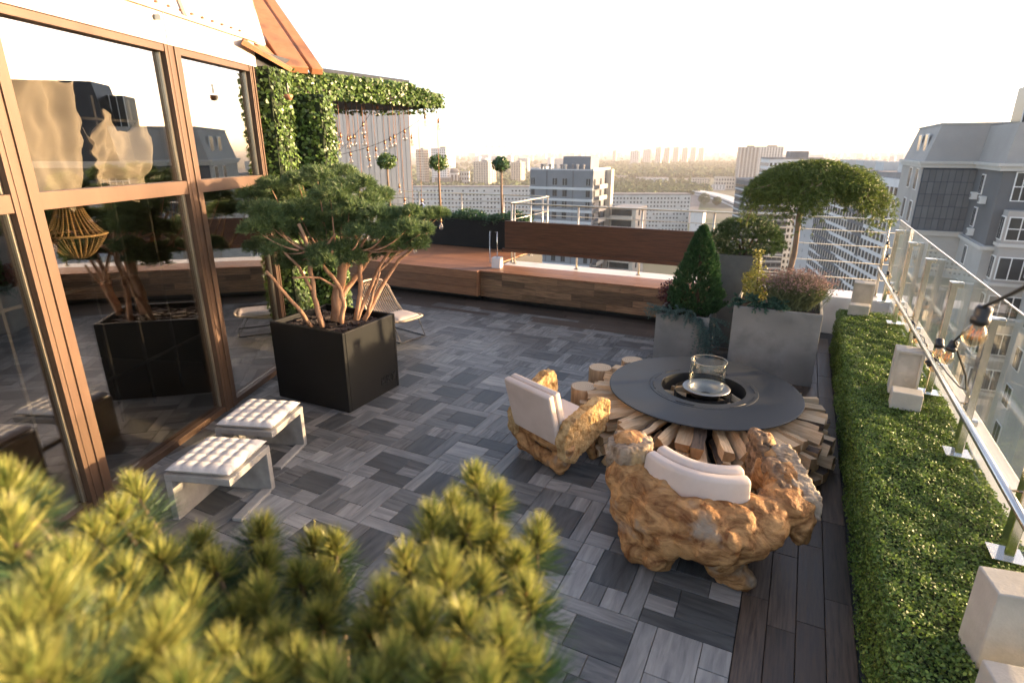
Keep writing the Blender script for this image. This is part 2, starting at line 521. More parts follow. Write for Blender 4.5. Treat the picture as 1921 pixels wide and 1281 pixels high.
# ---- wooden bench along the back
bench = empty('bench', (0, 0, 0), 0, 'long low wooden bench along the back below the wood backrest panel', 'bench')
bb = MB(); bb.mm(-5.74, -.15, 10.42, 10.97, .0, .60)
bb.build('base', M['black_metal'], bench)
k_board = {}
def board(parent, L, W, T, loc, rot, mat, name='board'):
    k = (round(L, 2), W, T, mat)
    if k not in k_board:
        k_board[k] = MB().box((0, 0, 0), (L - .003, W - .004, T)).mesh(name, M[mat])
    o = link(name, k_board[k], parent)
    o.location = loc; o.rotation_euler = rot
    return o
for r_ in range(4):
    x = -5.74
    z = .185 + r_ * .125
    while x < -.2:
        L = min(random.choice((.5, .75, .95, 1.2)), -.15 - x)
        board(bench, L, .125, .03, (x + L / 2, 10.20, z), (math.pi / 2, 0, 0), 'bench_board')
        x += L
bs2 = MB(); bs2.mm(-5.735, -.155, 10.215, 10.42, .12, .60); bs2.build('core', M['black_metal'], bench)
for r_ in range(5):
    x = -5.74
    while x < -.2:
        L = min(random.choice((1.2, 1.6, 2.0)), -.15 - x)
        board(bench, L, .156, .03, (x + L / 2, 10.186 + .078 + r_ * .156, .642 + .0), (0, 0, 0), 'deck_board')
        x += L

# ---- raised deck at the back left
deck = empty('raised_deck', (0, 0, 0), 0, 'raised red-brown wooden deck platform at the back left', 'deck')
db = MB(); db.mm(-10.9, -5.78, 10.12, 13.5, .13, .62); db.build('frame', M['black_metal'], deck)
db = MB(); db.mm(-10.9, -5.9, 10.5, 13.5, -.018, .125); db.build('plinth', M['black_metal'], deck)
for r_ in range(3):
    board(deck, 5.1, .17, .03, (-8.34, 10.10, .225 + r_ * .172), (math.pi / 2, 0, 0), 'deck_board', 'front_board')
db = MB(); db.mm(-5.785, -5.755, 10.085, 10.97, .135, .655); db.build('end_board', M['deck_board'], deck)
for r_ in range(24):
    board(deck, 5.12, .14, .03, (-8.35, 10.085 + .07 + r_ * .141, .64), (0, 0, 0), 'deck_board')

# ---- rear railing, with the wooden backrest panel hung on it
RY, RZ = 11.2, 1.93
def railing(name, label, a, b, posts, z0, rods, ztop, cap=.05, mat='rail_gold', thick=.02):
    e = empty(name, (0, 0, 0), 0, label, 'railing')
    a, b = Vector(a), Vector(b)
    mb = MB(); mb.bar(a + Vector((0, 0, ztop)), b + Vector((0, 0, ztop)), cap, .028); mb.build('top_rail', M[mat], e, bevel=.006)
    for t in posts:
        p = a.lerp(b, t)
        mb = MB()
        mb.tube([p + Vector((0, 0, z0)), p + Vector((0, 0, ztop - .014))], thick, 10)
        po = mb.build('post', M[mat], e, smooth=True)
        mb = MB(); mb.lathe([(.0, .022), (.03, .02), (.055, .008), (.06, 0)], p + Vector((0, 0, z0)), 14); mb.build('base_cover', M[mat], po, smooth=True)
    for z in rods:
        mb = MB(); mb.tube([a + Vector((0, 0, z)), b + Vector((0, 0, z))], .009, 6); mb.build('rod', M[mat], e, smooth=True)
    return e
def tl(a, b, xs): return [(x - a) / (b - a) for x in xs]
railing('rear_railing', 'steel railing along the back edge behind the wood panel', (-5.5, RY, 0), (1.42, RY, 0), tl(-5.5, 1.42, (-5.45, -4.02, -2.72, -1.4, -.05, 1.32)), .657, (.93, 1.20, 1.48, 1.72), RZ)
railing('rear_railing', 'short steel railing returning from the wood panel towards the deck', (-5.56, 11.24, 0), (-5.56, 13.3, 0), (0.02, .5, .98), .657, (1.0, 1.3, 1.58), RZ)
railing('rear_railing', 'steel railing behind the dark hedge planter on the deck', (-11.0, 13.34, 0), (-5.62, 13.34, 0), (.05, .3, .55, .78, .98), .657, (1.0, 1.3, 1.58, 1.75), RZ)
pan = MB(); pan.mm(-5.62, -1.36, 11.07, 11.13, .97, 1.58)
panel = pan.build('backrest_panel', M['panel_board'], bevel=.006)
tag(panel, 'long dark brown wooden backrest panel fixed to the rear railing', 'panel')
pan = MB(); pan.mm(-5.66, -1.36, 11.02, 11.069, .93, 1.0); pan.build('ledge', M['panel_board'], panel)

# ---- hedge ledge on the right
hedge = empty('box_hedge', (0, 0, 0), 0, 'clipped bright green box hedge along the right glass railing', 'hedge')
hc = MB(); hc.mm(.765, 1.50, -3.4, 9.9, -.018, .615); 
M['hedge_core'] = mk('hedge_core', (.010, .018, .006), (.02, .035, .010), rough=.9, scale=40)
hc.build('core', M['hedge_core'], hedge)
M['box_leaf'] = mk('box_leaf', (.075, .145, .026), (.20, .28, .055), rough=.5, scale=1.2, contrast=(.35, .62), island=.5, transl=.25, spec=.35)
n1, n2 = 90000, 42000
yy = 9.95 - rng.uniform(0, 1, n1) ** 1.0 * 8.6
top = np.stack([rng.uniform(.70, 1.52, n1), yy, np.full(n1, .672)], 1)
top[:, 2] += .018 * np.sin(top[:, 0] * 17 + np.sin(top[:, 1] * 9)) * np.sin(top[:, 1] * 13) + rng.uniform(-.035, .018, n1) + .02 * np.sin(top[:, 1] * 3.1 + 1) * np.sin(top[:, 0] * 5)
edge = np.clip((.76 - top[:, 0]) / .06, 0, 1)
top[:, 2] -= edge ** 2 * .06
side = np.stack([.735 + rng.uniform(-.035, .03, n2), 9.95 - rng.uniform(0, 1, n2) * 8.6, rng.uniform(.0, .655, n2)], 1)
side[:, 0] += .012 * np.sin(side[:, 2] * 19 + side[:, 1] * 8)
nend = 3000
endp = np.stack([rng.uniform(.72, 1.5, nend), 9.92 + rng.uniform(-.03, .03, nend), rng.uniform(0, .66, nend)], 1)
nt_, ns_ = np.tile([0, 0, 1.0], (n1, 1)), np.tile([-1.0, 0, .25], (n2, 1))
V = np.concatenate([leaves(top, nt_, .020, .62, .6), leaves(side, ns_, .020, .62, .6), leaves(endp, np.tile([0, 1.0, .2], (nend, 1)), .021, .62, .55)])
lv = link('leaves', np_mesh('box_leaves', V, M['box_leaf']), hedge); lv['kind'] = 'stuff'

# ---- glass balustrade on the right
gl = empty('glass_railing', (0, 0, 0), 0, 'glass balustrade with polished steel posts along the right edge', 'railing')
PY = [1.16 + 1.36 * k for k in range(-2, 8)]
PX = 1.385
for k, y in enumerate(PY):
    mb = MB(); mb.box((PX, y, (.70 + 1.83) / 2), (.055, .10, 1.13)); po = mb.build('post', M['steel'], gl, bevel=.006)
    mb = MB(); mb.box((PX, y, .705), (.17, .17, .012)); mb.build('base_plate', M['steel'], po)
    for z in (.98, 1.80):
        mb = MB(); mb.box((PX + .045, y, z), (.06, .05, .045)); mb.box((PX + .02, y, z + .028), (.11, .05, .008)); mb.build('clamp', M['steel'], po, bevel=.004)
for k in range(len(PY) - 1):
    a, b = PY[k] + .012, PY[k + 1] - .012
    if k == len(PY) - 2: b = 11.16
    mb = MB(); mb.mm(PX + .062, PX + .074, a, b, .68, 1.935); p = mb.build('pane', M['rail_glass'], gl)
    mb = MB(); mb.mm(PX + .0605, PX + .0755, a, b, 1.936, 1.944); mb.build('edge_strip', M['rail_gold'], p)
    mb = MB()
hr = MB(); hr.tube([(1.265, -2.2, 1.17), (1.265, 11.0, 1.17)], .024, 14); hro = hr.build('handrail', M['steel'], gl, smooth=True)
for y in PY:
    mb = MB(); mb.tube([(1.27, y, 1.15), (1.30, y, 1.13), (PX - .025, y, 1.13)], .008, 6); mb.build('bracket', M['steel'], gl, smooth=True)
mb = MB(); mb.tube([(PX + .03, -2.2, .93), (PX + .03, 11.0, .93)], .012, 8); mb.build('lower_rod', M['steel'], gl, smooth=True)

# ================================================================== GLASS PAVILION on the left
def facpt(px, py, off=0.0):
    d = ray(px, py)
    t = (F0 + FN * off - CAM).dot(FN) / d.dot(FN)
    return CAM + d * t
pav = empty('glass_pavilion', F0, 0, 'bronze-framed glass pavilion with sloping white roof on the left', 'building')
def PV(mb, name, mat, parent=None, **k):
    """build in world coordinates under the pavilion"""
    o = mb.build(name, mat, parent or pav, **k)
    if (parent or pav) is pav: o.location = -F0
    return o
SE = 3.55
MUL = [-3.94, -1.97, -.01, 1.99, SE - .06]
def fbox(mb, s0, s1, z0, z1, o0, o1, mi=0):
    c = fp((s0 + s1) / 2, (z0 + z1) / 2, (o0 + o1) / 2)
    return mb.box(c, (o1 - o0, s1 - s0, z1 - z0), rz=FA, mi=mi)
for k, s in enumerate(MUL):
    w = .15 if k < 4 else .07
    mb = MB()
    fbox(mb, s - w * .55, s + w, -.02, 4.0, -.12, .045)
    fbox(mb, s - w * .28, s - w * .18, -.02, 4.0, .0455, .052)
    fbox(mb, s + w * .30, s + w * .42, -.02, 4.0, .0455, .060)
    PV(mb, 'mullion', M['bronze'], bevel=.003)
for k in range(4):
    a = MUL[k] + (.151); b = MUL[k + 1] - (.083 if k < 3 else .04)
    for z0, z1, nm in ((2.555, 2.69, 'transom'), (3.93, 3.998, 'top_rail'), (-.02, .07, 'bottom_rail')):
        mb = MB(); fbox(mb, a, b, z0, z1, -.10, .035); PV(mb, nm, M['bronze'], bevel=.003)
    for z0, z1 in ((.073, 2.552), (2.693, 3.927)):
        g = .0
        mb = MB(); fbox(mb, a + .004, b - .004, z0, z1, -.042, -.030); pane = PV(mb, 'pane', M['facade_glass'])
        pane.location = -F0
        for q in ((a + .003, a + .022, z0, z1), (b - .022, b - .003, z0, z1)):
            mb = MB(); fbox(mb, q[0], q[1], q[2], q[3], -.029, -.010); PV(mb, 'gasket', M['rail_gold'])
# white fascia and sloping roof
H1 = fp(SE + 1.0, 4.08, .12)
H2 = facpt(450, -28, -1.35)
mb = MB(); fbox(mb, -4.2, SE + .06, 4.0, 4.30, -.12, .05)
PV(mb, 'fascia', M['roof_white'], bevel=.004)
for s in (-1.9, .02, 1.95):
    mb = MB(); fbox(mb, s, s + .012, 4.01, 4.295, .0505, .058); PV(mb, 'fascia_seam', M['roof_white'])
ra, rb = fp(-4.2, 4.302, .06), fp(SE + .35, 4.302, .06)
rise = Vector((0, 0, 3.4)) - FN * 2.7
rc, rd = facpt(455, -60, -1.6), fp(-4.2, 4.302, .06) + rise
def slab(pts, th, name, mat, parent=None):
    n = (Vector(pts[1]) - Vector(pts[0])).cross(Vector(pts[2]) - Vector(pts[0])).normalized() * th
    N_ = len(pts)
    vs = [Vector(p) for p in pts] + [Vector(p) - n for p in pts]
    mb = MB().add(vs, [tuple(range(N_)), tuple(range(N_, 2 * N_))[::-1]] + [(i, N_ + i, N_ + (i + 1) % N_, (i + 1) % N_) for i in range(N_)])
    return PV(mb, name, mat, parent)
M['roof_trim'] = mk('roof_trim', (.46, .36, .28), (.54, .44, .35), rough=.6, scale=6)
M['c_trim'] = mk('c_trim', (.20, .24, .26), (.25, .29, .31), rough=.5)
# the white roof is made of sheets between raised seams
NS = 5
top_r = rb + (rc - rb) * 1.0
for i in range(NS):
    t0, t1 = i / NS, (i + 1) / NS
    a0, a1 = ra.lerp(rb, t0), ra.lerp(rb, t1)
    u0, u1 = rd.lerp(top_r, t0), rd.lerp(top_r, t1)
    slab([a0 + (a1 - a0) * .002, a1 - (a1 - a0) * .002, u1, u0], .03, 'roof_sheet', M['roof_white'])
for i in range(1, NS):
    a0, u0 = ra.lerp(rb, i / NS), rd.lerp(top_r, i / NS)
    nn_ = (rb - ra).cross(rd - ra).normalized() * .012
    mb = MB(); mb.bar(a0 + nn_, u0 + nn_, .03, .03); PV(mb, 'roof_seam', M['roof_trim'])
mb = MB(); fbox(mb, -4.2, SE + .10, 4.285, 4.312, .0505, .085); PV(mb, 'fascia_drip', M['roof_trim'])
for i in range(26):
    mb = MB(); fbox(mb, -1.2 + i * .18, -1.18 + i * .18, 4.35, 4.37, .045, .075); PV(mb, 'roof_bolt', M['bronze_roof'])
mb = MB(); mb.bar(facpt(296, 34, .09), facpt(262, -14, -.5), .05, .04); PV(mb, 'grey_trim', M['c_trim'])
# bronze hip: two parallel boards with a dark gap
hv = (H2 - H1)
side = hv.cross(Vector((0, 0, 1))).normalized()
for off, w, h, nm in ((0.0, .36, .10, 'hip_board'), (-.31, .17, .10, 'hip_board')):
    mb = MB(); mb.bar(H1 + side * off * -1 + Vector((0, 0, 0)), H2 + side * off * -1, w, h); PV(mb, nm, M['bronze_roof'], bevel=.01)
# brown eave corner under the hip
e1, e2, e3, e4 = facpt(456, 76, .16), facpt(548, 129, .16), facpt(560, 127, -.5), facpt(470, 60, -.5)
slab([e1, e2, e3, e4], .05, 'eave_soffit', M['bronze_roof'])
mb = MB(); fbox(mb, SE + .08, SE + 1.25, 3.72, 4.22, -.95, .02); PV(mb, 'eave_box', M['black_metal'])
# room behind the glass
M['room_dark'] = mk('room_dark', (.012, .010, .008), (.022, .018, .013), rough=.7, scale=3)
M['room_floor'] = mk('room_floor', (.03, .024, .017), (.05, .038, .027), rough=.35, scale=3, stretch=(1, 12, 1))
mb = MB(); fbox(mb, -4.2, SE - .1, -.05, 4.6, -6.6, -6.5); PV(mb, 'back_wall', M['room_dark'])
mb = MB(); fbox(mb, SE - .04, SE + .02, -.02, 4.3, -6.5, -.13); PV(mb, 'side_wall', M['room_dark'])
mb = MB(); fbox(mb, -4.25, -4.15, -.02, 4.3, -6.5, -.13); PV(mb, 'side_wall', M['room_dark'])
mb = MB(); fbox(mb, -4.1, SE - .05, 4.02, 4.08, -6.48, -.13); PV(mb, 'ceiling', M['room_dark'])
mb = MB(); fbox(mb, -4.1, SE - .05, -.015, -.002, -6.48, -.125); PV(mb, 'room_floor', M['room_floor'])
# steel grid screen inside
scr = empty('steel_grid_screen', F0, 0, 'thin black steel grid screen standing inside the glass pavilion', 'screen')
for i, s in enumerate(np.arange(-1.6, 3.6, .52)):
    mb = MB(); fbox(mb, s, s + .030, 0, 3.55, -1.02, -.99); o = mb.build('bar', M['black_metal'], scr); o.location = -F0
for z in (.55, 1.6, 3.30):
    mb = MB(); fbox(mb, -1.6, 3.35, z, z + .030, -.989, -.965); o = mb.build('bar', M['black_metal'], scr); o.location = -F0
# curtains behind the upper panes
M['curtain'] = mk('curtain', (.78, .75, .68), (.84, .81, .75), rough=.9, scale=30, transl=.35, spec=.1)
def curtain(label, s0, s1, zt, zb, off, sw):
    n, m = 60, 26
    P, fs = [], []
    for j in range(m + 1):
        v = j / m
        for i in range(n + 1):
            u = i / n
            s = s0 + (s1 - s0) * (u + sw * v * v * (.5 - u))
            o = off + .018 * math.sin(u * 29 + 2.5 * math.sin(v * 3)) * (1.2 - v) + .06 * math.sin(u * 7 + v * 4 + 3 * mnoise.noise(Vector((u * 2, v * 2, s0)))) + .10 * mnoise.noise(Vector((u * 4, v * 2.5, s0))) + .05 * mnoise.noise(Vector((u * 9 + v * 5, v * 7, s0)))
            z = zt + (zb - zt) * v + .10 * math.sin(u * 7) * v - (.26 * abs(math.sin(u * math.pi * 1.6 + s0)) + .10 * mnoise.noise(Vector((u * 6, s0, 0)))) * (1 - v)
            P.append(fp(s, z, o) - F0)
    for j in range(m):
        for i in range(n):
            a = j * (n + 1) + i
            fs.append((a, a + 1, a + n + 2, a + n + 1))
    o = MB().add(P, fs).build('curtain', M['curtain'], smooth=True)
    o.location = F0
    sd = o.modifiers.new('thickness', 'SOLIDIFY'); sd.thickness = .004
    return tag(o, label, 'curtain')
curtain('wide cream cloth drape behind the upper glass left of the dark gap', .14, 1.0, 3.85, 2.58, -.24, .2)
curtain('narrow crumpled cream cloth hanging behind the upper glass beside the frame', 1.02, 1.78, 3.42, 2.60, -.26, .1)
# bead chandelier
ch_p = facpt(140, 440, -.75)
chd = empty('bead_chandelier', ch_p, 0, 'beaded chandelier glowing gold behind the lower glass pane', 'chandelier')
M['bead'] = mk('bead', (.52, .36, .16), (.68, .50, .26), rough=.5, scale=9)
mb = MB(); mb.lathe([(.27, -.012), (.285, 0), (.27, .012), (.255, 0), (.27, -.012)], (0, 0, 0), 28); mb.build('ring', M['bead'], chd, smooth=True)
mb = MB(); mb.lathe([(.10, -.01), (.11, 0), (.10, .01), (.09, 0), (.10, -.01)], (0, 0, .34), 20); mb.build('ring', M['bead'], chd, smooth=True)
mb = MB(); mb.tube([(0, 0, .34), (0, 0, 1.9)], .008, 6); mb.build('rod', M['black_metal'], chd)
def bead_string(pts, r=.011):
    mb = MB()
    for p in pts:
        p = Vector(p)
        mb.add([p + Vector(q) * r for q in ((1, 0, 0), (-1, 0, 0), (0, 1, 0), (0, -1, 0), (0, 0, 1), (0, 0, -1))],
               [(0, 2, 4), (2, 1, 4), (1, 3, 4), (3, 0, 4), (2, 0, 5), (1, 2, 5), (3, 1, 5), (0, 3, 5)])
    return mb
bs_a = bead_string([(.10 + .17 * t ** 1.6, 0, .34 * (1 - t) ** 1.3) for t in np.linspace(0, 1, 22)]).mesh('bead_string', M['bead'], True)
bs_b = bead_string([(.27 * (1 - t) + .03 * t, .0, -.23 * math.sin(t * math.pi / 2) ** .9) for t in np.linspace(0, 1, 20)]).mesh('bead_string', M['bead'], True)
for k in range(28):
    o = link('bead_string', bs_a, chd); o.rotation_euler = (0, 0, k * math.tau / 28)
for k in range(26):
    o = link('bead_string', bs_b, chd); o.rotation_euler = (0, 0, (k + .5) * math.tau / 26)

# ================================================================== IVY columns and canopy
M['ivy_leaf'] = mk('ivy_leaf', (.050, .105, .022), (.13, .205, .045), rough=.38, scale=2.0, island=.45, transl=.22, spec=.5)
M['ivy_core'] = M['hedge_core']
def ivy_column(label, c, w, d, h, rz, n):
    e = empty('ivy_column', c, rz, label, 'ivy column', 'ivy columns')
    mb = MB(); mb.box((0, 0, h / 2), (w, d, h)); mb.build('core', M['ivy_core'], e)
    u = rng.uniform(0, 1, n); z = rng.uniform(0, h, n)
    side = rng.integers(0, 4, n)
    P = np.zeros((n, 3)); Nn = np.zeros((n, 3))
    for q, (ax, sg) in enumerate(((0, 1), (0, -1), (1, 1), (1, -1))):
        k = side == q
        ext = (w, d)
        P[k, ax] = sg * ext[ax] / 2; P[k, 1 - ax] = (u[k] - .5) * ext[1 - ax]
        Nn[k, ax] = sg
    P[:, 2] = z
    P += Nn * rng.uniform(0, .07, (n, 1)); Nn[:, 2] += .25
    o = link('leaves', np_mesh('ivy_leaves', leaves(P, Nn, .052, .75, .5), M['ivy_leaf']), e)
    o['kind'] = 'stuff'
    return e
c1 = fp(SE + .38, 0, -.10); c1.z = 0
ivy_column('leafy ivy column at the corner of the glass pavilion', c1, .52, .5, 4.02, FA, 8000)
c2 = atF(594, 300, 8.9); c2.z = 0
ivy_column('leafy ivy column farther back beyond the dark doorway', c2, .44, .4, 3.74, FA, 6500)
mb = MB(); a = fp(SE + .66, 0, -.5); b = c2 + Vector((-.45, -.1, 0)); 
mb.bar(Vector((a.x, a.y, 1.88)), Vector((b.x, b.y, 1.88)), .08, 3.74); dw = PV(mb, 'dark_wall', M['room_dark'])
near = [(505, 168), (560, 174), (600, 178), (650, 182), (700, 186), (745, 190), (780, 193), (808, 196), (830, 199)]
far = [(815, 203), (760, 207), (720, 208), (680, 207), (640, 206), (600, 209), (570, 212)]
ZC = 3.79
rim = [at(x, y, ZC) for x, y in near]
back = [at(x, y, ZC) for x, y in far]
can = empty('ivy_canopy', rim[0], 0, 'crescent canopy edged with ivy, hung with bulbs', 'canopy')
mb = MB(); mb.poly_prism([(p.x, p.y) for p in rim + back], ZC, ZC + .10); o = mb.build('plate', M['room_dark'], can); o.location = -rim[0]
pts, nrm = [], []
for i in range(len(rim) - 1):
    a, b = rim[i], rim[i + 1]
    t = (b - a); L = t.length; n_ = Vector((t.y, -t.x, 0)).normalized()
    k = int(L * 2300)
    u = rng.uniform(0, 1, (k, 1))
    base = np.array(a) + u * np.array(t)
    z = rng.uniform(-.05, .30 if i < 6 else .24, (k, 1)) * np.where(i == 7, .8, 1)
    outw = rng.uniform(-.22, .06, (k, 1))
    pts.append(base + np.array(n_) * outw + np.array([0, 0, 1.0]) * z)
    nrm.append(np.tile(np.array(n_) + np.array([0, 0, .35]), (k, 1)))
for i in range(len(back) - 1):
    a, b = back[i], back[i + 1]
    k = int((b - a).length * 260)
    u = rng.uniform(0, 1, (k, 1))
    pts.append(np.array(a) + u * np.array(b - a) + rng.uniform(-.12, .12, (k, 3)) + np.array([0, 0, .03])); nrm.append(np.tile([0, 0, .4], (k, 1)))
P = np.concatenate(pts); Nn = np.concatenate(nrm)
o = link('leaves', np_mesh('canopy_leaves', leaves(P, Nn, .062, .7, .55), M['ivy_leaf']), can); o.location = -rim[0]; o['kind'] = 'stuff'
# small lamp under the eave
wl = empty('wall_lamp', atF(541, 182, 7.9), 0, 'small brass lamp under the dark eave beside the ivy column', 'lamp')
mb = MB(); mb.lathe([(.0, .03), (.050, .028), (.055, 0), (.035, -.035), (0, -.04)], (0, 0, 0), 16); mb.build('shade', M['bronze_roof'], wl, smooth=True)
mb = MB(); mb.tube([(0, 0, .05), (0, 0, .16)], .012, 6); mb.build('stem', M['black_metal'], wl)

# pendant bulbs: pixel of socket, and how deep under the canopy they hang
M['copper'] = mk('copper', (.36, .17, .08), (.45, .23, .11), rough=.35, metal=.7)
M['cord'] = mk('cord', (.30, .14, .06), (.36, .18, .09), rough=.7)
M['filament'] = mk('filament', (.75, .40, .12), rough=.5)
sock_me = MB().lathe([(.0, .085), (.010, .083), (.016, .06), (.019, .055), (.019, 0), (.0, 0)], (0, 0, 0), 10).mesh('socket', M['copper'], True)
bulb_me = MB().lathe([(.017, 0), (.019, -.02), (.034, -.055), (.043, -.085), (.040, -.11), (.025, -.128), (0, -.133)], (0, 0, 0), 14).mesh('bulb', M['bulb_glass'], True)
fil_me = MB().tube([(-.012, 0, -.03), (-.014, 0, -.085), (-.004, 0, -.05), (.004, 0, -.085), (.014, 0, -.05), (.012, 0, -.03)], .002, 5).mesh('filament', M['filament'])
globe_me = MB().lathe([(.02, .0), (.03, -.03), (.075, -.06), (.105, -.105), (.115, -.15), (.105, -.195), (.07, -.24), (.0, -.262)], (0, 0, 0), 24).mesh('globe', M['mirror'], True)
PB = [(515, 850), (495, 955), (590, 880), (622, 865), (658, 860), (755, 740), (762, 860), (785, 985), (800, 1085), (605, 1035), (868, 985), (970, 915), (1025, 880),
      (1065, 860), (915, 560), (1175, 805), (1245, 860), (1390, 660), (1525, 700), (440, 1050), (215, 880), (105, 760), (355, 530), (375, 950), (410, 960), (75, 900)]
PB = [(540 + x / 5.34, 100 + y / 5.34, .1 + .75 * ((i * 0.618) % 1)) for i, (x, y) in enumerate(PB)]
PB += [(744, 353, .35), (753, 378, .5), (769, 463, .2), (753, 452, .75), (823, 418, .15), (672, 445, .3)]
def lerp_rim(px, fr, ys):
    for i in range(len(ys) - 1):
        (x0, y0), (x1, y1) = ys[i], ys[i + 1]
        if min(x0, x1) <= px <= max(x0, x1):
            return y0 + (y1 - y0) * (px - x0) / (x1 - x0)
    return ys[0][1] if abs(px - ys[0][0]) < abs(px - ys[-1][0]) else ys[-1][1]
for i, (px, py, fr) in enumerate(PB):
    y = lerp_rim(px, 0, near) * (1 - fr) + lerp_rim(px, 0, far) * fr
    topp = at(px - 4, y, ZC)
    # vertical cord: same ground point, height from the pixel row
    lo, hi = -1.0, ZC
    for _ in range(40):
        mid = (lo + hi) / 2
        if proj((topp.x, topp.y, mid))[1] > py: lo = mid
        else: hi = mid
    z = lo
    row = 'high' if z > 3.0 else ('low' if z < 2.2 else 'middle')
    e = empty('pendant_bulb', (topp.x, topp.y, z), random.uniform(0, 6), {'high': 'clear bulb hanging on a short cord just below the ivy canopy', 'middle': 'clear bulb hanging at mid height among the cluster under the ivy canopy', 'low': 'clear bulb hanging low on a long cord before the deck planter'}[row], 'light bulb', row + ' pendant bulbs under the ivy canopy')
    mb = MB(); mb.tube([(0, 0, .08), (0, 0, ZC - z)], .0045, 6); mb.build('cord', M['cord'], e)
    link('socket', sock_me, e); b = link('bulb', bulb_me, e); link('filament', fil_me, b)
g = at(783, 200, ZC); zz = 2.15
lo, hi = 0, ZC
for _ in range(40):
    mid = (lo + hi) / 2
    if proj((g.x, g.y, mid))[1] > 380: lo = mid
    else: hi = mid
e = empty('pendant_bulb', (g.x, g.y, lo), 0, 'large mirrored globe bulb hanging above the pine crown', 'light bulb')
mb = MB(); mb.tube([(0, 0, .08), (0, 0, ZC - lo)], .0045, 6); mb.build('cord', M['cord'], e)
link('socket', sock_me, e); link('globe', globe_me, e)
for k, (a, b, lab) in enumerate((((600, 305), (700, 205), 'thin slack cable strung under the canopy near the ivy columns'), ((640, 290), (818, 202), 'thin slack cable strung under the canopy towards its tip'))):
    A, B = atF(*a, 9.6), atF(*b, 10.4)
    mb = MB(); mb.tube([A.lerp(B, t) - Vector((0, 0, .12 * math.sin(t * math.pi))) - A for t in np.linspace(0, 1, 12)], .004, 5)
    o = mb.build('cable', M['black_metal']); o.location = A; tag(o, lab, 'cable')

# pale ribbed slab of the neighbouring block behind the canopy
A = atF(606, 282, 17.75); B = atF(771, 282, 18.35)
A.z = B.z = 0
t = (B - A); L = t.length; t.normalize(); back_n = Vector((-t.y, t.x, 0))
ang = math.atan2(t.y, t.x)
M['pale_panel'] = mk('pale_panel', (.36, .39, .41), (.41, .44, .455), rough=.55, scale=.8, objrand=.03)
nb = empty('neighbour_block', A, ang, 'tall pale blue-grey ribbed wall of the neighbouring block behind the canopy', 'building')
mb = MB(); mb.mm(0, L, .06, 7, -60, 4.80); mb.build('wall', M['pale_panel'], nb)
mb = MB(); mb.bar((-.05, 3.5, 5.16), (L + .05, 3.5, 4.88), 7.1, .10); mb.build('coping', M['concrete'], nb)
w = L / 16
for k in range(16):
    mb = MB(); mb.mm(k * w + .006, (k + 1) * w - .006, 0, .057, -60, 5.08 - .28 * (k + .8) / 16); mb.build('panel', M['pale_panel'], nb)

# ================================================================== foliage helpers
def ell_points(n, c, r, shell=.55, lump=.22, seed=0, zmin=-1.0):
    """points in the outer shell of a lumpy ellipsoid, and outward normals"""
    d = unit(rng.normal(0, 1, (n * 2, 3)))
    d = d[d[:, 2] > zmin][:n]
    n = len(d)
    lum = np.array([mnoise.noise(Vector((float(x) * 2.3 + seed * 5.1, float(y) * 2.3, float(z) * 2.3))) for x, y, z in d])
    rr = (shell + (1 - shell) * rng.uniform(0, 1, n) ** .5) * (1 + lump * lum)
    P = np.array(c) + d * np.array(r) * rr[:, None]
    return P, d
def foliage(name, V, mat, parent, loc=None):
    o = link(name, np_mesh(name, V, mat), parent)
    o['kind'] = 'stuff'
    return o
def tuft_needles(centers, axes, k, length, width, spread=.9, fwd=.45):
    """k needles radiating forward round each shoot axis"""
    n = len(centers)
    C = np.repeat(np.asarray(centers, float), k, 0)
    A = np.repeat(unit(np.asarray(axes, float)), k, 0)
    rnd = rng.normal(0, 1, (n * k, 3))
    per = unit(np.cross(A, rnd))
    D = A * rng.uniform(fwd - .25, fwd + .45, (n * k, 1)) + per * spread
    L = length * rng.uniform(.75, 1.15, n * k)
    C = C + A * rng.uniform(-.5, .5, (n * k, 1)) * length * .5
    return needles(C, D, L, width)
def bez(a, b, c, n=7):
    a, b, c = Vector(a), Vector(b), Vector(c)
    return [a * (1 - t) ** 2 + b * 2 * t * (1 - t) + c * t * t for t in np.linspace(0, 1, n)]

# ================================================================== BLACK PLANTER with the cloud pine
PX0, PX1, PY0, PY1, PH = -5.69, -4.53, 4.79, 5.77, 1.0
pc = Vector(((PX0 + PX1) / 2, (PY0 + PY1) / 2, 0))
bp_ = empty('black_planter', pc, 0, 'large square black planter holding the spreading pine', 'planter')
hw, hd, th = (PX1 - PX0) / 2, (PY1 - PY0) / 2, .045
for c, s in (((0, -hd + th / 2, PH / 2), (2 * hw, th, PH)), ((0, hd - th / 2, PH / 2), (2 * hw, th, PH)),
             ((-hw + th / 2, 0, PH / 2), (th, 2 * hd - 2 * th - .002, PH)), ((hw - th / 2, 0, PH / 2), (th, 2 * hd - 2 * th - .002, PH))):
    MB().box(c, s).build('side', M['black_planter'], bp_, bevel=.008)
MB().box((0, 0, .46), (2 * hw - 2 * th - .004, 2 * hd - 2 * th - .004, .90)).build('soil', M['soil'], bp_)
mu = MB()
for i in range(260):
    x, y = random.uniform(-hw + .08, hw - .08), random.uniform(-hd + .08, hd - .08)
    mu.box((x, y, .92 + random.uniform(0, .03)), (random.uniform(.04, .11), random.uniform(.03, .06), .022), rot=Matrix.Rotation(random.uniform(0, 6), 3, 'Z') @ Matrix.Rotation(random.uniform(-.4, .4), 3, 'X'))
o = mu.build('bark_mulch', M['mulch'], bp_); o['kind'] = 'stuff'
M['letter'] = mk('letter', (.004, .005, .006), rough=.25)
fc = bpy.data.curves.new('lettering', 'FONT'); fc.body = 'iSKY'; fc.size = .155; fc.extrude = .004; fc.align_x = 'RIGHT'; fc.materials.append(M['letter'])
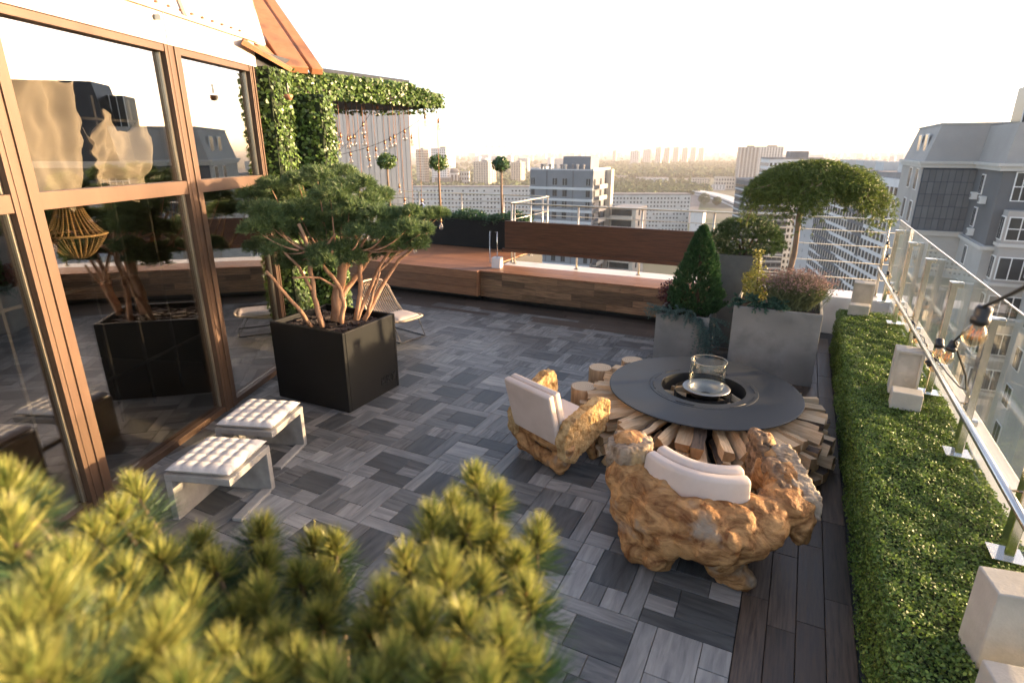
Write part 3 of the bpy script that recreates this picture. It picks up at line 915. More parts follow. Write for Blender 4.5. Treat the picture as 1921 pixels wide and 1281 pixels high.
tmp = bpy.data.objects.new('tmp_text', fc); COL.objects.link(tmp); bpy.context.view_layer.update()
ltm = bpy.data.meshes.new_from_object(tmp); bpy.data.objects.remove(tmp)
lt = link('lettering', ltm, bp_); lt.location = (hw + .004, hd - .07, .13); lt.rotation_euler = (math.pi / 2, 0, math.pi / 2)

pine = empty('cloud_pine', pc + Vector((0, 0, .9)), 0, 'multi-stemmed cloud pine spreading over the black planter', 'tree')
po = pine.location
def stem_pts(pxs, F0_, F1_):
    n = len(pxs)
    return [atF(x, y, F0_ + (F1_ - F0_) * i / (n - 1)) - po for i, (x, y) in enumerate(pxs)]
tr = MB()
ST = [([(584, 612), (560, 580), (535, 550), (499, 509)], 6.70, 6.2, .026, .016), ([(606, 612), (592, 570), (586, 530), (579, 470), (560, 420)], 6.55, 6.5, .034, .02),
      ([(632, 602), (632, 560), (640, 520), (646, 470), (640, 410)], 6.85, 6.9, .075, .04), ([(640, 606), (645, 575), (640, 545), (624, 520), (592, 480)], 6.6, 6.5, .03, .02),
      ([(636, 560), (660, 530), (690, 490), (705, 430)], 6.86, 7.2, .04, .02), ([(668, 600), (676, 550), (676, 490), (668, 440)], 6.75, 6.7, .034, .022),
      ([(669, 600), (690, 550), (712, 500), (745, 450)], 6.75, 6.8, .028, .016), ([(684, 600), (715, 540), (748, 488), (790, 450)], 6.8, 7.0, .03, .014),
      ([(690, 592), (700, 545), (712, 510)], 6.8, 6.7, .022, .014), ([(640, 520), (665, 480), (676, 440)], 6.9, 7.3, .03, .018), ([(646, 500), (610, 450), (600, 400)], 6.9, 7.3, .035, .018),
      ([(584, 545), (560, 500), (530, 470)], 6.5, 6.3, .02, .012), ([(579, 490), (610, 462), (630, 440)], 6.5, 6.3, .018, .012), ([(676, 495), (700, 470), (730, 452)], 6.7, 6.5, .018, .012),
      ([(700, 520), (740, 480), (778, 455), (812, 430)], 6.85, 7.1, .02, .010), ([(592, 480), (540, 455), (500, 440)], 6.5, 6.6, .02, .01), ([(640, 545), (600, 520), (548, 521)], 6.6, 6.3, .016, .009)]
for pxs, f0, f1, r0, r1 in ST:
    pts = stem_pts(pxs, f0, f1)
    # refine
    fine = []
    for i in range(len(pts) - 1):
        for t in (0, .33, .66): fine.append(pts[i].lerp(pts[i + 1], t) + Vector((random.uniform(-1, 1), random.uniform(-1, 1), random.uniform(-1, 1))) * .008)
    fine.append(pts[-1])
    tr.tube(fine, [r0 + (r1 - r0) * i / (len(fine) - 1) for i in range(len(fine))], 8)
PADS = [(478, 372, 34), (508, 352, 30), (500, 400, 38), (540, 372, 42), (560, 345, 34), (595, 335, 36), (640, 332, 40), (676, 350, 34), (712, 372, 34), (620, 372, 44), (585, 398, 46), (655, 395, 46),
        (700, 408, 42), (742, 412, 34), (770, 402, 26), (800, 408, 28), (818, 402, 16), (480, 432, 36), (528, 432, 46), (575, 442, 46), (628, 440, 44), (676, 440, 42), (722, 440, 38), (762, 432, 36), (795, 434, 26),
        (520, 470, 36), (560, 480, 34), (604, 478, 36), (648, 470, 34), (690, 470, 30), (738, 462, 26), (470, 395, 26), (560, 400, 40), (640, 360, 40), (690, 385, 36), (765, 446, 26), (540, 405, 40), (605, 415, 40), (660, 420, 40), (488, 468, 38), (545, 492, 34), (608, 494, 34), (662, 488, 32), (716, 478, 34), (782, 458, 30), (505, 420, 40)]
cen, ax = [], []
for i, (x, y, r) in enumerate(PADS):
    for rep in range(1 if i % 4 else 2):
        F = 6.98 + (-.12 if rep == 0 else .5) + random.uniform(-.55, .45) - (y - 400) * .002
        c = atF(x + (rep * random.uniform(-12, 12)), y + rep * random.uniform(-8, 8), F)
        rad = r * F / 1138 * .84
        n = int(110 + r * 2.6)
        d = unit(rng.normal(0, 1, (n, 3)))
        d[:, 2] = np.where(d[:, 2] < -.25, -d[:, 2], d[:, 2])
        P = np.array(c - po) + d * np.array([rad, rad, rad * .70]) * rng.uniform(.45, 1.0, (n, 1))
        a = d + np.array([0, 0, .55])
        cen.append(P); ax.append(a)
        root = Vector(stem_pts([(640, 520), (x * .5 + 320, 470)], 6.9, F)[1])
        tr.tube(bez(root, (root + (c - po)) / 2 + Vector((0, 0, -.08)), c - po, 6), [.013, .011, .010, .008, .006, .004], 5)
M['pine_needle'] = mk('pine_needle', (.06, .125, .060), (.19, .26, .08), rough=.5, scale=1.6, island=.35, transl=.25)
tr.build('trunk', M['bark_pine'], pine, smooth=True)
foliage('crown', tuft_needles(np.concatenate(cen), np.concatenate(ax), 20, .062, .0042, spread=.8, fwd=.7), M['pine_needle'], pine)

# ================================================================== cane lounge chair behind the planter
M['cane'] = mk('cane', (.52, .38, .24), (.66, .50, .34), rough=.5, scale=20)
lc = empty('cane_lounge_chair', (-5.95, 7.55, 0), R(-12), 'low cane lounge chair on thin black legs behind the black planter', 'chair')
rails = []
for s in (-1, 1):
    rails.append([Vector((.42, s * .26, .36)), Vector((.30, s * .31, .355)), Vector((.05, s * .33, .31)), Vector((-.12, s * .33, .30)), Vector((-.30, s * .33, .46)), Vector((-.48, s * .31, .74)), Vector((-.56, s * .24, .84))])
fr = MB()
loop = rails[0] + [Vector((-.585, -.12, .875)), Vector((-.59, 0, .88)), Vector((-.585, .12, .875))] + rails[1][::-1] + [Vector((.455, .13, .36)), Vector((.465, 0, .36)), Vector((.455, -.13, .36)), rails[0][0]]
fr.tube(loop, .018, 8); fr.build('frame', M['cane'], lc, smooth=True)
def rail_at(s, t):
    q = t * (len(rails[s]) - 1); i = min(int(q), len(rails[s]) - 2)
    return rails[s][i].lerp(rails[s][i + 1], q - i)
for k in range(15):
    v = (k + .5) / 15
    path = [rail_at(0, t).lerp(rail_at(1, t), v) + Vector((.0, 0, -.02 * math.sin(v * math.pi))) for t in np.linspace(0.02, .985, 16)]
    path[-1] += Vector((-.03 * math.sin(v * math.pi), 0, .03 * math.sin(v * math.pi)))
    path[0] += Vector((.04 * math.sin(v * math.pi), 0, 0))
    MB().tube(path, .0075, 6).build('cane', M['cane'], lc, smooth=True)
for s in (-1, 1):
    MB().tube([(.28, s * .27, .34), (.46, s * .27, .012), (-.38, s * .27, .012), (-.20, s * .27, .36)], .010, 6).build('leg', M['black_metal'], lc)
MB().tube([(.46, -.27, .012), (.46, .27, .012)], .010, 6).build('foot_bar', M['black_metal'], lc)
MB().tube([(-.38, -.27, .012), (-.38, .27, .012)], .010, 6).build('foot_bar', M['black_metal'], lc)
n = 14
sc = MB()
vs, fs = [], []
for i in range(n + 1):
    for j in range(n + 1):
        u, v = i / n * 2 - 1, j / n * 2 - 1
        h = max(0, (1 - abs(u) ** 4) * (1 - abs(v) ** 4)) ** .4
        vs.append((.16 + u * .26, v * .27 * (1 - .06 * u), .345 + .06 * h))
for i in range(n):
    for j in range(n):
        a = i * (n + 1) + j
        fs.append((a, a + n + 1, a + n + 2, a + 1))
sc.add(vs, fs)
b0 = len(sc.v)
sc.add([(x, y, .345) for x, y, z in vs], [tuple(reversed(f)) for f in fs])
o = sc.build('seat_cushion', M['leather'], None, smooth=True)
o.location = lc.location; o.rotation_euler = lc.rotation_euler
tag(o, 'thin cream pad on the cane lounge chair', 'cushion')

# ================================================================== concrete stools with tufted cushions
def tufted(name, L, W, T, k, parent=None):
    n = 44
    vs, fs = [], []
    for side in (1, -1):
        for i in range(n + 1):
            for j in range(n + 1):
                u, v = i / n * 2 - 1, j / n * 2 - 1
                e = max(0, (1 - abs(u) ** 8)) * max(0, (1 - abs(v) ** 8))
                h = T / 2 * e ** .5
                if side == 1:
                    du, dv = (u + 1) / 2 * k % 1 - .5, (v + 1) / 2 * k % 1 - .5
                    h *= .62 + .50 * (math.cos(du * math.pi) * math.cos(dv * math.pi)) ** .45
                cx = 1 + .035 * (abs(u) ** 6 * abs(v) ** 6)
                vs.append((u * L / 2 * cx, v * W / 2 * cx, T / 2 + side * h))
        b = (n + 1) ** 2 if side == -1 else 0
        for i in range(n):
            for j in range(n):
                a = b + i * (n + 1) + j
                f = (a, a + n + 1, a + n + 2, a + 1)
                fs.append(f if side == 1 else tuple(reversed(f)))
    return MB().add(vs, fs).mesh(name, M['cushion'], True)
tuft_me = tufted('seat_cushion', .56, .57, .085, 5)
def stool(label, clabel, c, rz, size=.60, H_=.445):
    e = empty('concrete_stool', c, rz, label, 'stool', 'concrete stools by the glass')
    s, t = size / 2, .062
    MB().box((0, 0, H_ - t / 2), (size, size, t)).build('top_slab', M['concrete_stool'], e, bevel=.006)
    MB().box((-s + t / 2, 0, (H_ - t) / 2), (t, size, H_ - t - .001)).build('side_panel', M['concrete_stool'], e, bevel=.006)
    MB().box((t / 2 + .001, s - t / 2, (H_ - t) / 2), (size - t - .002, t, H_ - t - .001)).build('back_panel', M['concrete_stool'], e, bevel=.006)
    MB().box((s - .045, .0, .0145), (.09, size - 2 * t - .006, .029)).build('floor_bar', M['concrete_stool'], e, bevel=.004)
    cu = link('seat_cushion', tuft_me); cu.location = Vector(c) + Vector((0, 0, H_ - .004)); cu.rotation_euler = (0, 0, rz + R(1.5))
    tag(cu, clabel, 'cushion', 'white tufted stool cushions')
stool('nearer concrete stool with tufted white cushion', 'white tufted cushion on the nearer concrete stool', (-4.26, 2.86, 0), FA - R(2))
stool('farther concrete stool close to the black planter', 'white tufted cushion on the farther concrete stool', (-4.62, 3.62, 0), FA - R(2))

# ================================================================== FIRE TABLE
FT = Vector((-.69, 6.10, 0)); FZ = .555
ft = empty('fire_table', FT, 0, 'round black steel fire table with a glass cylinder, ringed by firewood', 'fire pit')
M['fire_disc'] = mk('fire_disc', (.030, .035, .040), (.052, .056, .060), rough=.42, rough2=.55, metal=.35, scale=2.2, detail=8, bump=.03)
RO, RI = 1.00, .44
def annulus(r0, r1, z0, z1, n=96):
    return MB().lathe([(r0, z1), (r1 - .004, z1), (r1, z1 - .003), (r1, z0), (r0, z0), (r0, z1)], (0, 0, 0), n)
annulus(.565, RO, FZ - .012, FZ).build('disc', M['fire_disc'], ft)
annulus(RI, .562, FZ - .012, FZ + .003).build('inner_ring', M['fire_disc'], ft)
for k in range(6):
    a0 = R(60 * k + 8)
    pts = [(math.cos(a0 + t * R(22)) * .525, math.sin(a0 + t * R(22)) * .525, FZ + .004) for t in np.linspace(0, 1, 9)]
    MB().tube(pts, .006, 5).build('slot', M['black_metal'], ft)
    for q in range(7):
        a = a0 + R(30 + q * 3.0)
        MB().box((math.cos(a) * .525, math.sin(a) * .525, FZ + .0035), (.018, .008, .003), rz=a).build('mark', M['black_metal'], ft)
MB().lathe([(.0, .0), (.36, .0), (.42, .02), (.435, .20), (.438, FZ - .02)], (0, 0, .012), 48).build('bowl', M['black_metal'], ft, smooth=True)
MB().lathe([(.0, -.09), (.13, -.09), (.16, -.03), (.175, -.002), (.21, .002), (.245, .004), (.25, -.004), (.20, -.012), (.178, -.02), (.15, -.10), (0, -.105)], (.03, .03, FZ + .0), 40).build('burner_tray', M['steel_brushed'], ft, smooth=True)
MB().lathe([(.0, .0), (.045, 0), (.05, .015), (.035, .02), (.0, .02)], (.03, .03, FZ - .088), 20).build('burner', M['black_metal'], ft)
MB().lathe([(.182, 0), (.182, .30), (.185, .303), (.188, .30), (.188, 0), (.182, 0)], (.03, .03, FZ + .0), 56).build('glass_cylinder', M['clear_glass'], ft, smooth=True)
MB().lathe([(.181, 0), (.181, .006), (.189, .006), (.189, 0), (.181, 0)], (.03, .03, FZ + .3035), 56).build('glass_rim', M['rail_gold'], ft)
MB().lathe([(.30, .0), (.30, FZ - .03)], (0, 0, 0), 20).build('pedestal', M['black_metal'], ft)

# firewood: split logs, five shapes
M['split_wood'] = mk('split_wood', (.52, .345, .19), (.72, .53, .33), rough=.8, scale=4, stretch=(1, 12, 12), detail=8, objrand=.22, bump=.5)
M['end_wood'] = mk('end_wood', (.34, .19, .085), (.48, .30, .15), rough=.85, scale=14, stretch=(1, 1, 1), objrand=.2, bump=.4)
M['bark_log'] = mk('bark_log', (.055, .04, .03), (.16, .115, .085), rough=.95, scale=10, stretch=(.6, 5, 5), bump=.9)
def log_mesh(kind, L):
    prof = {0: [(-.055, -.045), (.06, -.05), (.05, .045), (-.03, .055)], 1: [(-.06, -.04), (.06, -.04), (.03, .03), (0, .06), (-.02, .03)],
            2: [(-.05, -.05), (.02, -.058), (.062, -.02), (.05, .03), (-.04, .05)], 3: [(-.07, -.03), (.07, -.035), (.06, .03), (-.055, .04)], 4: [(-.05, -.04), (.0, -.06), (.055, -.03), (.012, .055)]}[kind]
    bark = {0: 0, 1: 0, 2: 1, 3: 3, 4: 1}[kind]
    n, m = len(prof), 5
    vs, fs, mi = [], [], []
    rr = random.Random(kind * 7 + 3)
    for i in range(m):
        x = -L / 2 + L * i / (m - 1)
        sc = 1 + rr.uniform(-.07, .07); dy, dz = rr.uniform(-.006, .006), rr.uniform(-.006, .006)
        for (y, z) in prof: vs.append((x + rr.uniform(-.004, .004), y * sc + dy, z * sc + dz))
    for i in range(m - 1):
        for k in range(n):
            k2 = (k + 1) % n
            fs.append((i * n + k, (i + 1) * n + k, (i + 1) * n + k2, i * n + k2)); mi.append(2 if k == bark else 0)
    fs.append(tuple(range(n))); mi.append(1)
    fs.append(tuple((m - 1) * n + k for k in range(n))[::-1]); mi.append(1)
    mb = MB(); mb.v, mb.f, mb.m = vs, fs, mi
    return mb.mesh('firewood_log', [M['split_wood'], M['end_wood'], M['bark_log']])
LOGS = [log_mesh(k % 5, .44 + .03 * (k % 3)) for k in range(10)]
LAB = ['split firewood log in the bottom layer under the fire table rim', 'split firewood log in the middle layer under the fire table rim', 'split firewood log in the top layer poking out under the fire table rim']
cnt = 0
for layer, (z, nl, r0, dr) in enumerate(((.065, 46, 1.05, .04), (.185, 45, 1.02, .05), (.305, 44, .98, .06), (.425, 42, .92, .06))):
    for k in range(nl):
        a = math.tau * (k + .5 * (layer % 2)) / nl + random.uniform(-.04, .04)
        # right-front logs stick out farther, as in a loosely fanned pile
        ext = .07 * max(0, math.cos(a - R(-50))) + .04 * max(0, math.cos(a - R(200)))
        r = r0 + random.uniform(-dr, dr) + ext
        dirv = Vector((math.cos(a), math.sin(a), 0))
        pos = FT + dirv * r
        if pos.y > 7.0 and layer < 2: continue
        if pos.x > .62: r -= pos.x - .60; pos = FT + dirv * r
        o = link('firewood_log', LOGS[(cnt * 7 + layer) % 10])
        o.location = pos + Vector((0, 0, z + random.uniform(-.008, .008)))
        o.rotation_euler = (random.choice((0, 0, math.pi, .25)), R(random.uniform(-1, 5)) if layer > 1 else R(random.uniform(-1, 2)), a + random.uniform(-.10, .10))
        li = min(layer, 2) if layer < 3 else 2
        deg = math.degrees(a) % 360
        sec = 'on the side of the root armchair' if 215 < deg < 320 else ('on the hedge side' if deg >= 320 or deg < 40 else ('on the grey planter side' if deg < 140 else 'on the side of the log stumps'))
        ly = ('bottom', 'middle', 'top')[li]
        tag(o, 'split firewood log, %s layer round the fire table, %s' % (ly, sec), 'log', '%s firewood layer %s' % (ly, sec))
        cnt += 1
for k, (x, y, a) in enumerate(((-.24, .12, 40), (-.28, -.06, 15), (.0, -.27, 5), (.16, -.26, 50), (.28, -.1, -35), (.30, .10, -40), (.06, .30, 10))):
    o = link('firewood_log', LOGS[k]); o.location = FT + Vector((x, y, FZ - .115)); o.scale = (.5, .8, .8); o.rotation_euler = (.2 * k, R(6), R(a))
    tag(o, 'short split log inside the centre hole of the fire table', 'log', 'logs inside the fire table hole')

# log stump side tables
M['stump_side'] = mk('stump_side', (.34, .21, .11), (.52, .36, .21), rough=.85, scale=7, stretch=(4, 4, .4), bump=.5, objrand=.1)
m_, nt, out = mat_new('stump_top')
N, Lk = nt.nodes, nt.links
tc = N.new('ShaderNodeTexCoord'); wv = N.new('ShaderNodeTexWave'); wv.wave_type = 'RINGS'; wv.rings_direction = 'Z'; wv.inputs['Scale'].default_value = 14; wv.inputs['Distortion'].default_value = 2.5; wv.inputs['Detail'].default_value = 3
cr = N.new('ShaderNodeMix'); cr.data_type = 'RGBA'; cr.inputs['A'].default_value = (.42, .31, .20, 1); cr.inputs['B'].default_value = (.58, .47, .33, 1)
bs = N.new('ShaderNodeBsdfPrincipled'); bs.inputs['Roughness'].default_value = .8
Lk.new(tc.outputs['Object'], wv.inputs['Vector']); Lk.new(wv.outputs['Fac'], cr.inputs['Factor']); Lk.new(cr.outputs['Result'], bs.inputs['Base Color']); Lk.new(bs.outputs[0], out.inputs['Surface'])
M['stump_top'] = m_
for k, (c, r, h, lab) in enumerate(((at(1095, 724, .45), .145, .45, 'log stump table beside the split-log armchair, nearest of three'), (at(1126, 690, .45), .14, .46, 'log stump table in the middle of the three behind the fire table'), (at(1187, 675, .45), .14, .45, 'log stump table half hidden behind the fire table rim'))):
    st = empty('log_stump', (c.x, c.y, 0), k, lab, 'stump', 'log stumps round the fire table')
    n = 28
    rad = [r * (1 + .07 * mnoise.noise(Vector((math.cos(q * math.tau / n) * 1.3, math.sin(q * math.tau / n) * 1.3, k * 3)))) for q in range(n)]
    mb = MB(); vs = []
    for z, s in ((0, 1.06), (h * .3, 1.0), (h * .7, .985), (h - .006, .99), (h, .955)):
        for q in range(n): vs.append((rad[q] * s * math.cos(q * math.tau / n), rad[q] * s * math.sin(q * math.tau / n), z))
    fs = [(i * n + q, i * n + (q + 1) % n, (i + 1) * n + (q + 1) % n, (i + 1) * n + q) for i in range(4) for q in range(n)]
    mb.add(vs, fs); mb.build('side', M['stump_side'], st, smooth=True)
    MB().add([(rad[q] * .956 * math.cos(q * math.tau / n), rad[q] * .956 * math.sin(q * math.tau / n), h + .0005) for q in range(n)], [tuple(range(n))]).build('top', M['stump_top'], st)

# ================================================================== ROOT-WOOD ARMCHAIRS
def sphere(mb, c, r, n=14, rot=None):
    c = Vector(c); r = r if hasattr(r, '__len__') else (r, r, r)
    vs = [c + (rot @ Vector((0, 0, -r[2])) if rot else Vector((0, 0, -r[2])))]
    m = n // 2
    for i in range(1, m):
        t = math.pi * i / m
        for k in range(n):
            q = math.tau * k / n
            p = Vector((r[0] * math.sin(t) * math.cos(q), r[1] * math.sin(t) * math.sin(q), -r[2] * math.cos(t)))
            vs.append(c + (rot @ p if rot else p))
    vs.append(c + (rot @ Vector((0, 0, r[2])) if rot else Vector((0, 0, r[2]))))
    fs = [(0, 1 + (k + 1) % n, 1 + k) for k in range(n)]
    for i in range(m - 2):
        for k in range(n):
            fs.append((1 + i * n + k, 1 + i * n + (k + 1) % n, 1 + (i + 1) * n + (k + 1) % n, 1 + (i + 1) * n + k))
    l = len(vs) - 1
    fs += [(l, 1 + (m - 2) * n + k, 1 + (m - 2) * n + (k + 1) % n) for k in range(n)]
    mb.add(vs, fs)
def burl(mb, name, parent, mat, voxel=.02, disp=((.30, .11), (.035, .012)), smooth_it=6, groove=.0):
    o = mb.build(name, mat, parent, smooth=True)
    r = o.modifiers.new('remesh', 'REMESH'); r.mode = 'VOXEL'; r.voxel_size = voxel; r.use_smooth_shade = True
    s = o.modifiers.new('smooth', 'SMOOTH'); s.iterations = smooth_it; s.factor = .5
    for i, (sz, st) in enumerate(disp):
        tx = bpy.data.textures.new('burl_noise', 'CLOUDS'); tx.noise_scale = sz; tx.noise_depth = 2
        d = o.modifiers.new('bumps', 'DISPLACE'); d.texture = tx; d.strength = st; d.mid_level = .5; d.texture_coords = 'LOCAL'
    if groove:
        tx = bpy.data.textures.new('grain_grooves', 'MARBLE'); tx.noise_scale = .10; tx.turbulence = 14; tx.marble_type = 'SHARP'; tx.noise_depth = 3
        d = o.modifiers.new('grooves', 'DISPLACE'); d.texture = tx; d.strength = groove; d.mid_level = .5; d.texture_coords = 'LOCAL'
        s = o.modifiers.new('settle', 'SMOOTH'); s.iterations = 1; s.factor = .4
    return o
M['root_wood'] = mk('root_wood', (.15, .058, .018), (.52, .29, .12), rough=.68, scale=3.2, detail=12, stretch=(1, 1, 1.8), distort=2.4, contrast=(.36, .62), spec=.25, c3=(.30, .245, .185), c3scale=2.6, c3range=(.58, .67), bump=.9, bscale=45)
M['root_dark'] = mk('root_dark', (.07, .04, .022), (.30, .19, .11), rough=.8, scale=9, stretch=(1, 1, 3), detail=9, bump=1.5)
M['root_grey'] = mk('root_grey', (.16, .105, .06), (.46, .37, .275), rough=.8, scale=5, detail=12, wave=(9, 6, .12), contrast=(.3, .7), bump=.9, bscale=40, c3=(.50, .34, .16), c3scale=4, c3range=(.58, .7))
B1 = Vector((-.36, 4.15, 0))
ch1 = empty('root_armchair', B1, 0, 'gnarled tree-root armchair in front, its lumpy back to the camera', 'armchair')
mb = MB()
def W(x, y, z): return Vector((x, y, z)) - B1
for c, r in (((-.80, 3.95, .36), (.24, .26, .30)), ((-.62, 3.78, .34), (.27, .22, .28)), ((-.36, 3.70, .44), (.28, .20, .22)), ((-.12, 3.78, .42), (.24, .20, .20)), ((.06, 3.95, .46), (.20, .22, .18)),
             ((-.78, 3.80, .16), (.17, .20, .18)), ((-.60, 3.72, .12), (.14, .15, .13)), ((-.52, 3.64, .34), (.12, .12, .16)), ((-.27, 3.60, .42), (.13, .11, .15)), ((-.14, 3.60, .44), (.09, .08, .12)), ((-.36, 3.58, .47), (.09, .08, .11)),
             ((-.14, 3.86, .12), (.17, .20, .14)), ((-.06, 3.80, .08), (.14, .13, .09)), ((-.14, 3.80, .25), (.17, .16, .16)),
             ((-.95, 4.10, .50), (.19, .24, .24)), ((-.99, 4.18, .66), (.17, .22, .15)), ((-1.0, 4.32, .42), (.17, .2, .3)), ((-.97, 4.55, .25), (.15, .2, .22)),
             ((.20, 4.15, .52), (.19, .22, .16)), ((.28, 4.14, .44), (.13, .15, .15)), ((.18, 4.38, .55), (.15, .22, .17)), ((.06, 4.60, .52), (.13, .20, .22)), ((.0, 4.72, .60), (.09, .12, .18)), ((.31, 4.05, .40), (.10, .10, .12)),
             ((-.40, 4.25, .22), (.52, .42, .12)), ((-.75, 4.55, .12), (.15, .16, .13)), ((-.02, 4.52, .14), (.15, .16, .15)), ((-.60, 3.93, .52), (.20, .14, .14)), ((-.30, 3.86, .52), (.24, .13, .13)), ((-.02, 3.96, .52), (.16, .13, .12))):
    sphere(mb, W(*c), r)
burl(mb, 'body', ch1, M['root_wood'], .013, ((.30, .11), (.11, .020), (.03, .004)), 9, .012)
def wood_prism(pts, z0, z1, tilt=(0, 0)):
    """irregular cut block: plan outline pts, bottom z0, top z1 tilted"""
    n = len(pts); c = Vector((sum(p[0] for p in pts) / n, sum(p[1] for p in pts) / n, 0))
    vs = [W(x, y, z0) for x, y in pts] + [W(x, y, z1 + (x - c.x) * tilt[0] + (y - c.y) * tilt[1]) for x, y in pts]
    return MB().add(vs, [tuple(range(n))[::-1], tuple(range(n, 2 * n))] + [(i_, (i_ + 1) % n, n + (i_ + 1) % n, n + i_) for i_ in range(n)])
mb = wood_prism([(-1.12, 4.02), (-.98, 3.93), (-.84, 4.0), (-.80, 4.16), (-.86, 4.34), (-1.0, 4.42), (-1.13, 4.34), (-1.16, 4.18)], .45, .775, (.10, -.12))
burl(mb, 'weathered_crest', ch1, M['root_grey'], .012, ((.12, .05), (.03, .012)), 3, .02)
# right arm: a torn slab rising to a peak, its inner side dark, its outer top weathered
def arm_wall(pts, th, name, mat, *a):
    n = len(pts)
    d_ = (Vector(pts[1]) - Vector(pts[0])); d_.z = 0; d_.normalize(); nn = Vector((-d_.y, d_.x, 0)) * th / 2
    vs = [W(*p) + nn for p in pts] + [W(*p) - nn for p in pts]
    mb = MB().add(vs, [tuple(range(n)), tuple(range(n, 2 * n))[::-1]] + [(i_, n + i_, n + (i_ + 1) % n, (i_ + 1) % n) for i_ in range(n)])
    return burl(mb, name, ch1, mat, *a)
arm_wall([(-.10, 4.80, .38), (.20, 4.16, .40), (.19, 4.18, .64), (.10, 4.38, .73), (.03, 4.52, .70), (-.03, 4.66, .82), (-.09, 4.78, .80)], .09, 'torn_inner_wood', M['root_dark'], .011, ((.06, .035), (.02, .012)), 2, .03)
arm_wall([(.05, 4.80, .40), (.38, 4.12, .46), (.36, 4.16, .62), (.24, 4.40, .70), (.12, 4.64, .76)], .16, 'weathered_arm_top', M['root_grey'], .012, ((.12, .04), (.03, .010)), 3, .018)

def sweep(path, prof, closed_caps=True):
    """sweep a (across, up) profile along a plan path"""
    vs, fs = [], []
    n = len(prof)
    for i, p in enumerate(path):
        t = (path[min(i + 1, len(path) - 1)] - path[max(i - 1, 0)]); t.z = 0; t.normalize()
        a = Vector((t.y, -t.x, 0))
        for (u, v) in prof: vs.append(p + a * u + Vector((0, 0, v)))
    for i in range(len(path) - 1):
        for k in range(n):
            fs.append((i * n + k, i * n + (k + 1) % n, (i + 1) * n + (k + 1) % n, (i + 1) * n + k))
    fs.append(tuple(range(n))[::-1]); fs.append(tuple((len(path) - 1) * n + k for k in range(n)))
    return MB().add(vs, fs)
def rrect(w, h, r, lean=0, n=5):
    pts = []
    for cx, cy, a0 in ((w / 2 - r, h / 2 - r, 0), (-w / 2 + r, h / 2 - r, 90), (-w / 2 + r, -h / 2 + r, 180), (w / 2 - r, -h / 2 + r, 270)):
        for k in range(n):
            q = R(a0 + 90 * k / (n - 1))
            x, y = cx + r * math.cos(q), cy + r * math.sin(q)
            pts.append((x + lean * y, y))
    return pts
arc = bez((-.80, 4.03, .0), (-.42, 3.72, 0), (-.06, 3.96, 0), 14)
zc = .64
for off, lab, h, dz in ((0.0, 'rear layer of the curved cream back cushion on the root armchair', .30, 0), (.105, 'front layer of the curved cream back cushion on the root armchair', .30, .02)):
    path = []
    for i, p in enumerate(arc):
        t = (arc[min(i + 1, 13)] - arc[max(i - 1, 0)]).normalized()
        path.append(p + Vector((-t.y, t.x, 0)) * off + Vector((0, 0, zc + dz)) - B1)
    o = sweep(path, rrect(.10, h, .035, -.12)).build('back_cushion', M['leather'], None, smooth=True, bevel=.02, seg=3)
    o.location = B1; tag(o, lab, 'cushion', 'root armchair back cushions')
mb = MB(); mb.box((0, 0, 0), (.66, .55, .11)); o = mb.build('seat_cushion', M['leather'], None, bevel=.035, seg=4); o.location = (-.40, 4.32, .385); tag(o, 'cream seat cushion down inside the root armchair', 'cushion')

# split-log armchair
B2 = Vector((-1.95, 5.0, 0))
ch2 = empty('log_armchair', B2, 0, 'split-log armchair with rough bark arms seen from behind', 'armchair')
bv = Vector((.91, -.41, 0)).normalized(); fv = Vector((.41, .91, 0)).normalized()
def Q(u, w, z): return bv * u + fv * w + Vector((0, 0, z)) + Vector((-2.05, 4.73, 0)) - B2     # u across (near side +), w forward, z up
Rb = Matrix((bv, fv, Vector((0, 0, 1)))).transposed()
def arm_slab(u0, u1, pts, name, mat):
    mb = MB()
    n = len(pts)
    vs = [Q(u0, w, z) for w, z in pts] + [Q(u1, w, z) for w, z in pts]
    mb.add(vs, [tuple(range(n)), tuple(range(n, 2 * n))[::-1]] + [(i, n + i, n + (i + 1) % n, (i + 1) % n) for i in range(n)])
    return burl(mb, name, ch2, mat, .013, ((.09, .035), (.025, .016)), 3, .012)
M['log_rough'] = mk('log_rough', (.30, .165, .06), (.62, .43, .21), rough=.9, spec=.2, scale=14, detail=9, contrast=(.34, .62), c3=(.20, .12, .06), c3scale=7, c3range=(.60, .72), bump=1.6, bscale=45)
arm_slab(.31, .42, [(-.02, .20), (.10, .13), (.28, .23), (.54, .36), (.61, .50), (.58, .67), (.46, .71), (.04, .58), (-.04, .40)], 'near_arm', M['log_rough'])
arm_slab(-.43, -.32, [(-.02, .20), (.10, .13), (.30, .22), (.54, .36), (.60, .60), (.54, .77), (.44, .77), (.04, .55), (-.04, .40)], 'far_arm', M['log_rough'])
mb = MB()
mb.tube([Q(-.42, .04, .42), Q(-.37, .06, .20), Q(-.20, .06, .10), Q(.12, .06, .075), Q(.33, .05, .13), Q(.40, .04, .34)], [.07, .075, .075, .08, .08, .07], 10)
mb.tube([Q(.12, .04, .10), Q(.30, .02, .06), Q(.36, .0, .035)], [.06, .055, .04], 8)
mb.tube([Q(-.2, .06, .10), Q(-.32, .04, .04)], [.06, .045], 8)
mb.tube([Q(-.40, .45, .40), Q(-.20, .45, .24), Q(.2, .45, .24), Q(.38, .45, .38)], .07, 10)
mb.box(Q(0, .28, .25), (.66, .50, .10), rot=Rb)
burl(mb, 'frame', ch2, M['root_wood'], .016, ((.10, .03), (.04, .015)), 5)
